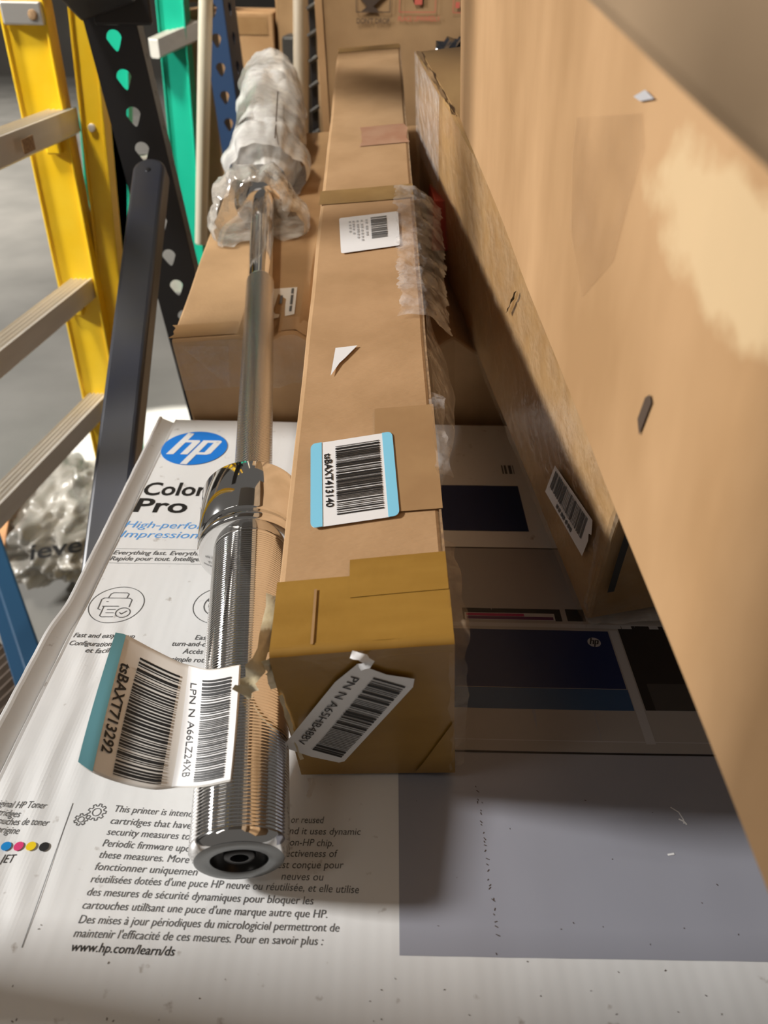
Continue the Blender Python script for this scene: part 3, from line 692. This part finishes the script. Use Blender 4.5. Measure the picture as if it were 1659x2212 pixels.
# ------------------------------------------------------------------ wide carton behind, under the bar
LBB = [V((-.0455, .2835, .0012)), V((-.0687, 1.3253, .1830)), V((.0440, .2850, .0035))]
CBB = [V((.1487, .4186, .001)), V((.0378, .9919, .1495)), V((.4921, .4753, .0384))]
def under(P0, Pf, Pr, wid):
    def f(p):
        t = (p.y - P0.y) / (Pf.y - P0.y); q = P0.lerp(Pf, t); d = p.x - q.x
        z = q.z + max(0, min(d, wid)) * (Pr.z - P0.z) / (Pr.x - P0.x)
        out = max(0, -d, d - wid) if t < 1.02 else 1
        return p.z - (z - .0015 + out * .75)
    return f
ud = [under(*LBB, .095), under(*CBB, .36)]
def dent(p):
    b = BP + BD * ((p.y - BP.y) / BD.y); rr = .0142 if p.y < .99 else .036
    d3 = p.z - (b.z - rr - .0015 + max(0, abs(p.x - b.x) - .012) * .9)
    return max(0, ud[0](p), ud[1](p), d3)
MBX = Hex(dict(LnB=(-.1973, .7401, -.115), LnT=(-.2123, .7158, .0908), LfB=(-.2215, 1.3892, -.035), LfT=(-.2365, 1.3649, .1715),
               RnB=(.1997, .7508, -.09), RnT=(.1847, .7266, .1240), RfB=(.1754, 1.400, .000), RfT=(.1605, 1.3757, .2040)), .0016, 7, 5, dent)
mb = thing('wide_cardboard_box', 'wide brown cardboard box behind the printer carton, carrying the far half of the barbell', 'box', (0, .74, -.1))
MBX.build('carton', 'kraft_mid', mb, (60, 44, 8), .003)
sheet('tape_strip', MBX.on('T', .0008), 'tan_tape', mb, 20, 4, (.0, .62, .004, .045), ragged=.01, label='tan tape along the front edge')
sheet('tape_strip', MBX.on('N', .0008), 'cleartape', mb, 20, 4, (.0, .62, .72, .985), label='clear tape on the front face')
poly('dark_corner', MBX.on('N', .0012), [(.02, .97), (.14, .95), (.12, .72)], 'cleartape', mb)
q4 = bil([(.225, .150), (.300, .145), (.302, .052), (.230, .052)])
def st4(off): return lambda a, b: MBX.on('T', off)(*q4(a, b))
s4 = poly('label_sticker', st4(.0014), [(0, 0), (1, 0), (1, 1), (0, 1)], 'paper_warm', mb, 'small white label half under the long box')
multi('fine_print', st4(.0017), [[(a, b), (a + .09, b), (a + .09, b + h), (a, b + h)] for a, b, h in ((.08, .2, .22), (.08, .46, .28), (.08, .82, .08), (.42, .3, .3), (.80, .05, .2), (.80, .3, .35), (.80, .7, .2))], 'greyink', s4)
box('inner_carton', (.0, 1.06, -.24), (.17, .27, .10), 'kraft_mid', mb, .003)

# ------------------------------------------------------------------ film wrapped carton at right
CBX = Hex(dict(LnB=(.1487, .4186, .001), LnT=(.1372, .3698, .1806), LfB=(.0378, .9919, .1495), LfT=(.0263, .9432, .3240),
               RnB=(.4921, .4753, .0384), RnT=(.4806, .4265, .2180), RfB=(.3812, 1.0487, .187), RfT=(.3697, .9999, .3600)), .0012, 9, 9)
cb = thing('film_wrapped_box', 'brown cardboard box wrapped in shiny clear film, white barcode sticker on its left side', 'box', (.3, .6, .05))
CBX.build('carton', 'kraft_taped', cb, (14, 40, 12), .004)
def cf_(a, b):
    p = CBX.on('L', .002)(a, b); return p + nz3(p, 45, .0012, 6)
sheet('clear_film', cf_, 'cleartape', cb, 60, 24, (-.012, 1.0, 0, 1.0), label='wrinkled clear film over the left side')
def cn_(a, b):
    p = CBX.on('N', .002)(a, b); return p + nz3(p, 55, .0016, 7)
sheet('clear_film', cn_, 'cleartape', cb, 30, 20, (-.01, .8, -.02, 1.0), label='wrinkled clear film over the near end')
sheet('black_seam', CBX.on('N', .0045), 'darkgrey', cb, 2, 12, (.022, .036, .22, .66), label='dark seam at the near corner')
strand('film_corner', [(.1400, .402, .100), (.1450, .411, .060), (.1490, .418, .020), (.1520, .419, .003), (.1700, .420, .003), (.22, .425, .006)], .008, 'clear', cb, 21, 'bunched clear film at the bottom corner', 40)
sheet('film_end', CBX.on('L', .0032), 'clear', cb, 10, 10, (.80, 1.0, .45, 1.0), label='bluish clear film at the far end')
q5 = bil([(.1436, .4194), (.160, .2045), (.0314, .300), (.0254, .5270)])
def st5(off): return lambda a, b: CBX.on('L', off)(*q5(a, b))
s5 = poly('label_sticker', st5(.0040), [(0, 0), (.5, .0), (1, .0), (1, 1), (.5, 1.02), (.35, .99), (.30, 1.04), (0, .98)], 'paper', cb, 'white barcode sticker')
bars('barcode', st5(.0044), .08, .68, .06, .90, 33, 'greyink', s5, 3, 26)
multi('fine_print', st5(.0044), [[(.78, b), (.90, b), (.90, b + .04), (.78, b + .04)] for b in (.30, .36, .43, .48, .55, .61, .66)], 'greyink', s5)
strand('black_strap', [CBX.on('L', .004)(.349, .776), CBX.on('L', .004)(.360, .70), CBX.on('L', .004)(.373, .618)], .003, 'darkgrey', cb, 2, 'short dark strip on the side', 8)
strand('top_edge_tape', [CBX.on('T', .001)(.0, v) for v in (.72, .80, .90, .99)], .004, 'tan_tape', cb, 5, 'tan tape on the top edge', 40)

# ------------------------------------------------------------------ big boxes at the right edge
AD = V((-.0743, .9833, .1664)); AU = V((-.0523, 0, .9986)); AN = V((.1119, .1175, .1683))
A0 = AN - AD * .10; A1 = AN + AD * .672
ar = V((.40, -.015, .002)); aup = AU * .187
ABX = Hex(dict(LnB=A0, LnT=A0 + aup, LfB=A1, LfT=A1 + aup, RnB=A0 + ar + V((0, 0, .060)), RnT=A0 + ar + aup, RfB=A1 + ar + V((0, 0, .045)), RfT=A1 + ar + aup), .0018, 6, 12)
ab = thing('tan_cardboard_box', 'big tan cardboard box jutting towards the camera at right, small dark hole in its side', 'box', (.3, .4, .2))
ABX.build('carton', 'lit_kraft', ab, (12, 40, 14), .004)
def AL(off=.0008):
    def f(y, z):   # side plane addressed by world depth and height
        a = (y - A0.y - (z - A0.z - (y - A0.y) * AD.z / AD.y) * 0) / (A1.y - A0.y); b = (z - (A0.z + (y - A0.y) * AD.z / AD.y)) / aup.z
        return ABX.on('L', off)(a, b)
    return f
poly('hole', AL(.0008), [(.2600, .2430), (.2535, .2600), (.2560, .2620), (.2600, .2590), (.2640, .2480)], 'brownprint', ab, 'small dark gouge')
poly('tint_patch', AL(.0008), [(.3892, .3357), (.307, .3479), (.2990, .3380), (.3050, .3234), (.3106, .3089), (.3155, .2932), (.3527, .2651), (.3821, .2867), (.391, .3199)], 'side_tint', ab, 'faint brown patch')
poly('paper_scrap', AL(.0012), [(.3164, .352), (.3056, .3553), (.2955, .3536), (.3086, .3514)], 'plight', ab, 'tiny pale scrap')
BN = A0 + V((-.0135, 0, 0)) + AU * 0
bz = .3612 - (.123 - A0.y) * AD.z / AD.y
B0 = V((.0564 + .0743 / .9833 * (.123 - A0.y), A0.y, bz)); B1 = B0 + AD * .80
bup = V((-.010, 0, .32)); br_ = V((.36, 0, .0))
BBX = Hex(dict(LnB=B0, LnT=B0 + bup, LfB=B1, LfT=B1 + bup, RnB=B0 + br_, RnT=B0 + br_ + bup, RfB=B1 + br_, RfT=B1 + br_ + bup), .0018, 6, 15)
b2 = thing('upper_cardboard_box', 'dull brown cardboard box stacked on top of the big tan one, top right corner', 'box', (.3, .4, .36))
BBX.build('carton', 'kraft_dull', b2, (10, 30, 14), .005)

# ------------------------------------------------------------------ carton with handling marks, standing behind
DX0, DX1 = -.119, .44
dr = thing('upright_cardboard_box', 'upright brown cardboard box behind the long box, printed with black and red handling marks', 'box', (.16, 1.6, -.2))
DBX = Hex(dict(LnB=(-.096, 1.45, -.15), RnB=(.44, 1.45, -.15), LfB=(-.096, 1.72, -.15), RfB=(.44, 1.72, -.15), LnT=(-.130, 1.45, .62), RnT=(.43, 1.45, .62), LfT=(-.130, 1.72, .62), RfT=(.43, 1.72, .62)), .001, 6, 20)
DBX.build('carton', 'kraft_mid', dr, (8, 6, 10), .003)
sheet('lit_edge_strip', lambda a, b: V((-.1195 + a * .012 - (b - .27) * .046, 1.4480, b)), 'kraft_pale', dr, 1, 6, (0, 1, .0, .62))  # paler strip paints the light along the box's left edge
def dp(x, z): return V((x, 1.4472, z))
text('mark_text', [("DON'T DROP", (-.0570, .3272), (-.0046, .3278), .0070)], dp, 'brownprint', dr, bold=.01, label='dark print')
mk = ribbon_polys([(-.0574, .3425), (-.0046, .3430), (-.0046, .395), (-.0574, .395)], .0012, True)
multi('mark_icon', dp, mk + [[(-.050, .3435), (-.022, .3437), (-.026, .3480), (-.031, .3500), (-.012, .3660), (-.022, .3850), (-.050, .3850), (-.056, .3660), (-.041, .3500), (-.044, .3475)]], 'brownprint', dr, 'dark handling icon')
text('mark_text', [('PLACE UPWARDLY', (.0090, .3312), (.0750, .3320), .0068)], dp, 'redprint', dr, label='faded red print')
multi('mark_icon', dp, ribbon_polys([(.0105, .3435), (.0670, .3440), (.0670, .395), (.0105, .395)], .0010, True) + [[(.0340, .3535), (.0460, .3535), (.0460, .375), (.055, .375), (.040, .392), (.025, .375), (.0340, .375)]], 'redprint', dr, 'faded red arrow icon')
multi('mark_icon', dp, ribbon_polys([(.0950, .3440), (.150, .3445), (.150, .395), (.0950, .395)], .0010, True) + [[(.0985, .350), (.105, .350), (.105, .358), (.0985, .358)]], 'redprint', dr, 'faded red frame')

def blob(name, c, rad, mt, parent=None, amp=.25, f=3.0, sd=1, sub=4, label=None, smooth=False):
    bm = bmesh.new(); bmesh.ops.create_icosphere(bm, subdivisions=sub, radius=1)
    vs = []
    for v in bm.verts:
        d = 1 + amp * (noise.noise(v.co * f + V((sd, 0, 0))) + .5 * noise.noise(v.co * f * 2.7 + V((0, sd, 0))))
        vs.append(V(c) + V((v.co.x * rad[0], v.co.y * rad[1], v.co.z * rad[2])) * d)
    bm.verts.index_update(); fs = [tuple(v.index for v in fc.verts) for fc in bm.faces]; bm.free()
    return mesh(name, vs, fs, mt, parent, smooth=smooth, label=label)
tag(blob('black_plastic_bag', (.095, 1.150, .290), (.045, .045, .034), 'blackbag', amp=.3, sd=4), 'crumpled shiny black plastic bag peeking out behind the film wrapped box', 'plastic bag')
tag(box('red_carton', (.055, .900, .172), (.010, .060, .026), 'red', bevel=.001, rot=.02), 'small dull red carton in the dark gap right of the long box', 'carton')

# ------------------------------------------------------------------ perforated rack uprights
def teardrop(cx, cz, s, n=24):
    """wide top, narrow bottom; n points from angle 0"""
    out = []
    for i in range(n):
        t = 2 * math.pi * i / n
        r = 1.0; x, z = math.cos(t), math.sin(t)
        if z < 0: x *= 1 - .52 * (-z) ** .8; z *= 1.55
        out.append((cx + x * s, cz + z * s))
    return out
def perforated(O, ex, ez, wd, zs, step_, half_h, z0, z1, s, cx=None):
    """wall of width wd with one teardrop hole per segment; returns verts, faces (single sheet)"""
    vs, fs = [], []; cx = wd / 2 if cx is None else cx; n = 24
    def add(pts):
        b = len(vs); vs.extend(O + ex * x + ez * z for x, z in pts); return b
    cuts = sorted(zs); edges = [z0] + [(cuts[i] + cuts[i + 1]) / 2 for i in range(len(cuts) - 1)] + [z1]
    for i, cz in enumerate(cuts):
        lo, hi = edges[i], edges[i + 1]; hole = teardrop(cx, cz, s, n); ring = []
        for k in range(n):
            t = 2 * math.pi * k / n; dx, dz = math.cos(t), math.sin(t)
            kx = ((wd - cx) if dx > 0 else cx) / max(abs(dx), 1e-6); kz = ((hi - cz) if dz > 0 else (cz - lo)) / max(abs(dz), 1e-6)
            q = min(kx, kz); ring.append([cx + dx * q, cz + dz * q])
        for X, Z in ((0, lo), (wd, lo), (0, hi), (wd, hi)):
            j = min(range(n), key=lambda k: (ring[k][0] - X) ** 2 + (ring[k][1] - Z) ** 2); ring[j] = [X, Z]
        b = add(hole); c = add(ring)
        fs += [(b + k, b + (k + 1) % n, c + (k + 1) % n, c + k) for k in range(n)]
    return vs, fs
def upright(name, label, mt, P0, P1, wd, fl, rot, zs, s, holes_on_flange=False):
    """P0 lower, P1 upper point of the front left edge"""
    P0, P1 = V(P0), V(P1); ez = (P1 - P0).normalized(); H_ = (P1 - P0).length
    ex = V((math.cos(rot), math.sin(rot), 0)); ex = (ex - ez * ex.dot(ez)).normalized(); ey = ez.cross(ex)
    rt = thing(name, label, 'rack post', P0)
    v, f = perforated(P0, ex, ez, wd, zs, 0, 0, 0, H_, s)
    mesh('front_web', v, f, mt, rt, solid=.0022)
    if holes_on_flange:
        v, f = perforated(P0 + ex * wd, (ey), ez, fl, zs, 0, 0, 0, H_, s); mesh('side_flange', v, f, mt, rt, solid=.0022)
    else:
        sm = [z + .02 for z in zs]
        v, f = perforated(P0 + ex * wd, ey, ez, fl, sm, 0, 0, 0, H_, s * .32); mesh('side_flange', v, f, mt, rt, solid=.0022)
    q = [P0, P0 + ey * fl, P0 + ey * fl + ez * H_, P0 + ez * H_]; mesh('side_flange', q, [(0, 1, 2, 3)], mt, rt, solid=.0022)
    q = [P0 + ex * wd + ey * fl, P0 + ex * (wd - .016) + ey * fl, P0 + ex * (wd - .016) + ey * fl + ez * H_, P0 + ex * wd + ey * fl + ez * H_]; mesh('return_lip', q, [(0, 1, 2, 3)], mt, rt, solid=.0022)
    return rt, ex, ey, ez
u0, u1 = V((-.3963, 1.18, .2963)), V((-.3529, 1.18, -.0959)); dv = (u0 - u1).normalized()
top = u0 + dv * .18; bot = u1 - dv * .86
zs_ = [(V((0, 0, z)).z - bot.z) / dv.z for z in (.430, .375, .3132, .2680, .2230, .1790, .130, .080, .030, -.0164, -.065, -.115, -.17, -.23, -.29, -.35, -.41, -.47, -.53, -.60, -.67, -.74, -.81, -.88)]
zs_ = [z for z in zs_ if .02 < z < (top - bot).length - .01]
up_, ux, uy, uz = upright('rack_upright', 'black rack post with teardrop holes left of the wide cardboard box', 'black_paint', bot, top, .0640, .075, R(10), zs_, .0098)
# joint plate and head beam at the post top
br = thing('rack_brace', 'thick black steel brace running off the top left from the post', 'brace', (-.372, 1.165, .335))
bd_ = (V((-.440, .93, .535)) - V((-.368, 1.168, .365))).normalized(); bx_ = V((.94, .28, 0)); bx_ = (bx_ - bd_ * bx_.dot(bd_)).normalized(); by_ = bd_.cross(bx_)
box('beam', V((-.368, 1.140, .378)) + bd_ * .17, (.040, .020, .20), 'black_paint', br, .004, axes=(bx_, by_, bd_))
box('joint_plate', V((-.345, 1.166, .372)), (.036, .004, .040), 'black_paint', br, .003, rot=R(10))

# charcoal diagonal tube in front of the post
ct = thing('diagonal_tube', 'dark grey rectangular steel tube slanting down beside the white carton, rounded upper end', 'brace', (-.2838, .60, -.10))
tT, tB = V((-.321, 1.0957, .1756)), V((-.2838, .5922, -.1123)); td = (tB - tT).normalized()
txx = V((1, -.10, 0)); txx = (txx - td * txx.dot(td)).normalized(); tyy = txx.cross(td).normalized(); tyy = -tyy if tyy.y > 0 else tyy
Lt = (tB - tT).length + .10; hw, th = .0215, .028
outl = [(-hw, Lt)] + [(-hw * math.cos(R(a)), -hw * math.sin(R(a)) * .9) for a in range(0, 181, 15)] + [(hw, Lt)]
vs = [tT + txx * x + td * l for x, l in outl] + [tT + txx * x + td * l - tyy * th for x, l in outl]; n_ = len(outl)
mesh('tube', vs, [tuple(range(n_)), tuple(range(n_, 2 * n_))] + [(i, (i + 1) % n_, n_ + (i + 1) % n_, n_ + i) for i in range(n_)], 'charcoal', ct, bevel=.005, seg=3)
tube('bolt_hole', tT + tyy * .0006 + td * .004, tT - tyy * .002 + td * .004, .0040, 'black_paint', ct, 16)

# ------------------------------------------------------------------ ladders
def rail(name, P0, P1, wd, fl, mt, parent, rot=0, lip_=.006):
    """C channel: web between P0 (low) and P1 (high) left edge, flanges going back"""
    P0, P1 = V(P0), V(P1); ez = (P1 - P0); ex = V((math.cos(rot), math.sin(rot), 0)); ey = ez.normalized().cross(ex).normalized(); t = .004
    sec = [(0, -lip_), (0, fl), (t, fl), (t, t - .0005), (wd - t, t - .0005), (wd - t, fl), (wd, fl), (wd, -lip_), (wd - t, -lip_), (wd - t, -.0005), (t, -.0005), (t, -lip_)]
    n = len(sec); vs = [p + ex * x + ey * y for p in (P0, P1) for x, y in sec]
    return mesh(name, vs, [tuple(range(n)), tuple(range(n, 2 * n))] + [(i, (i + 1) % n, n + (i + 1) % n, n + i) for i in range(n)], mt, parent, bevel=.0012)
def rung(P, Q, parent, dp=.036, ht=.034, label=None):
    """hollow rung with ridged tread from P to Q (centre line of tread)"""
    P, Q = V(P), V(Q); d = (Q - P).normalized(); s = d.cross(V((0, 0, 1))).normalized(); z = V((0, 0, 1)); sec = []
    k = 9
    for i in range(k + 1):
        x = -dp / 2 + dp * i / k; sec += [(x, 0 if i % 2 else -.0035)] if 0 < i < k else [(x, 0)]
    sec += [(dp / 2, -ht), (dp / 2 - .006, -ht - .004), (-dp / 2 + .006, -ht - .004), (-dp / 2, -ht)]
    n = len(sec); vs = [p + s * x + z * y for p in (P, Q) for x, y in sec]
    return mesh('rung', vs, [tuple(range(n)), tuple(range(n, 2 * n))] + [(i, (i + 1) % n, n + (i + 1) % n, n + i) for i in range(n)], 'alu', parent, bevel=.0008, label=label)
yl = thing('yellow_ladder', 'yellow fiberglass ladder with ridged aluminium rungs standing at the left edge', 'ladder', (-.56, 1.33, -.95))
def ext(a, b, z):
    a, b = V(a), V(b); return a + (b - a) * ((z - a.z) / (b.z - a.z))
ya, yb = (-.5720, 1.33, .3531), (-.5800, 1.33, -.2679)
rail('rail', ext(ya, yb, -.95), ext(ya, yb, .75), .068, .030, 'yellow', yl)
rail('rail', ext((-.486, 1.35, .2522), (-.5270, 1.35, -.2236), -.80), ext((-.486, 1.35, .2522), (-.5270, 1.35, -.2236), .75), .038, .030, 'yellow', yl)
rail('rail', V((-.800, .685, -.95)), V((-.470, .685, .60)), .068, .030, 'yellow', yl)
for z, xl, xr in ((.2137, -.527, -.520), (-.0502, -.548, -.584), (-.2700, -.560, -.625)):
    ru = rung((xl + .015, 1.350, z), (xr, .69, z), yl)
    box('rung_foot', (xl - .005, 1.322, z - .050), (.012, .006, .014), 'yellow', yl, .003)
box('rung_sticker', (-.4862, 1.125, .196), (.0005, .020, .009), 'kraft_edge', yl, 0, rot=.02, label='small brown sticker')
bk = box('bracket', (-.536, 1.322, .338), (.030, .006, .015), 'steel_bracket', yl, .003, label='zinc bracket with a rivet')
tube('rivet', (-.520, 1.314, .336), (-.520, 1.318, .336), .007, 'kraft_edge', bk, 14)
tube('rivet', (-.475, 1.344, .185), (-.475, 1.352, .185), .006, 'alu', yl, 14)

gl = thing('green_ladder', 'bright green fiberglass ladder standing behind the black rack post', 'ladder', (-.6, 2.0, -.95))
rail('rail', (-.870, 2.02, -.95), (-.728, 2.02, .170), .110, .035, 'green', gl)
rail('rail', ext((-.7050, 2.02, .1892), (-.8450, 2.02, -.6258), -.95), ext((-.7050, 2.02, .1892), (-.8450, 2.02, -.6258), .60), .100, .030, 'green', gl)
rail('rail', ext((-.520, 2.02, .3415), (-.560, 2.02, -.6374), -.95), ext((-.520, 2.02, .3415), (-.560, 2.02, -.6374), .60), .062, .050, 'green', gl)
rung((-.5250, 1.97, .272), (-.4450, 2.06, .305), gl)
rung((-.640, 2.05, .02), (-.520, 2.06, .02), gl)
rung((-.650, 2.05, -.28), (-.530, 2.06, -.28), gl)

# ------------------------------------------------------------------ background things
tag(tube('white_pole', (-.2660, 1.55, .70), (-.3715, 1.55, -.050), .0118, 'cream'), 'cream white round pole left of the navy post', 'pole')
bu0, bu1 = V((-.3600, 1.80, .0500)), V((-.3790, 1.80, .3700)); dd = (bu1 - bu0).normalized()
bbot, btop = bu0 - dd * .98, bu1 + dd * .25
zz = [(z - bbot.z) / dd.z for z in [.3320 - .0505 * k for k in range(-4, 24)]]
zz = [z for z in zz if .02 < z < (btop - bbot).length - .02]
upright('navy_rack_upright', 'navy blue rack post with teardrop holes behind the plastic wrapped bar end', 'navy', bbot, btop, .046, .075, R(-8), zz, .0098, True)
kb = thing('tall_cardboard_box', 'tall plain orange brown cardboard box far back behind the white pole', 'box', (-.38, 2.25, -.9))
box('carton', (-.395, 2.26, -.10), (.118, .15, .42), 'kraft_pale', kb, .004)
sheet('tape_strip', lambda a, b: V((a, 2.1085, b)), 'tan_tape', kb, 1, 1, (-.50, -.29, .275, .31))
t2 = thing('small_wrapped_box', 'small brown box in cloudy wrap on top of the tall far box', 'box', (-.47, 2.2, .33))
box('carton', (-.470, 2.20, .400), (.050, .07, .062), 'kraft_dull', t2, .004)
blob('wrap', (-.470, 2.20, .402), (.058, .078, .068), 'skirt', t2, .2, 3, 5)
k3 = thing('dark_brown_box', 'shaded brown box at the top behind the navy post', 'box', (-.27, 2.2, .1))
box('carton', (-.203, 2.25, .20), (.070, .12, .62), 'kraft_mid', k3, .004)
tag(box('dark_grey_case', (-.208, 1.95, .05), (.026, .05, .235), 'darkgrey', bevel=.006), 'narrow dark grey case standing between navy post and tan pole', 'case')
tag(tube('tan_pole', (-.1610, 1.72, .60), (-.205, 1.72, -.42), .0150, 'tanpole'), 'tan pole left of the upright printed box', 'pole')
cr_ = thing('black_wire_rack', 'black ribbed edge in the gap left of the upright printed box', 'rack', (-.14, 1.6, -.2))
box('post', (-.1420, 1.62, .10), (.006, .010, .36), 'black_paint', cr_, .002)
for k in range(9): tube('rib', (-.150, 1.605, .02 + .04 * k), (-.134, 1.605, .03 + .04 * k), .004, 'darkgrey', cr_, 8)
# things low at the left
be = thing('blue_beam', 'blue steel rack beam low at the left edge beside the white carton', 'beam', (-.62, 1.0, -.56))
p0, p1 = V((-.90, 1.44, -.50)), V((-.515, .833, -.50)); bdir = (p1 - p0).normalized(); bs = V((-bdir.y, bdir.x, 0)); bs = bs if bs.x > 0 else -bs
box('beam', (p0 + p1) / 2 - bs * .016 - V((0, 0, .012)), (.016, (p1 - p0).length / 2, .026), 'beam_blue', be, .004, axes=(bs, bdir, V((0, 0, 1))))
box('flange', (p0 + p1) / 2 - bs * .036 - V((0, 0, .050)), (.016, (p1 - p0).length / 2, .003), 'beam_blue', be, .001, axes=(bs, bdir, V((0, 0, 1))))
rp = thing('ribbed_panel', 'dark brown ribbed panel lying below the blue beam at the left edge', 'panel', (-.60, .62, -.62))
vs, fs = [], []; ang = R(20); ex_ = V((math.cos(ang), -math.sin(ang), 0)); ey_ = V((math.sin(ang), math.cos(ang), 0)); nn_ = 64
for i in range(nn_ + 1):
    z = -.60 + .006 * (i % 2); c = V((-.92, .86, z)) + ex_ * (.55 * i / nn_); vs += [c - ey_ * .36, c + ey_ * .20]
fs = [(2 * i, 2 * i + 2, 2 * i + 3, 2 * i + 1) for i in range(nn_)]
mesh('ribs', vs, fs, 'ribbed', rp, solid=.003)
pbg = thing('plastic_bag', 'crumpled clear plastic bag with dark lettering on the floor behind the charcoal tube', 'plastic bag', (-.82, 1.62, -.95))
blob('bag', (-.815, 1.66, -.80), (.15, .24, .12), 'bagfilm', pbg, .30, 2.6, 3, 6, smooth=True)
text('bag_print', [('ieve', (-.800, 1.36), (-.690, 1.39), .050)], lambda x, y: V((x, y, -.685 + .15 * (y - 1.5))), 'ink', pbg, bold=.02, label='dark lettering')
sc_ = thing('cardboard_scrap', 'bent orange brown cardboard scrap beside the blue beam', 'cardboard', (-.87, 1.55, -.90))
mesh('flap', [(-1.02, 1.42, -.78), (-.90, 1.44, -.74), (-.92, 1.60, -.66), (-1.04, 1.56, -.70), (-1.05, 1.66, -.75), (-.95, 1.72, -.71)], [(0, 1, 2, 3), (3, 2, 5, 4)], 'lit_scrap', sc_, solid=.004)
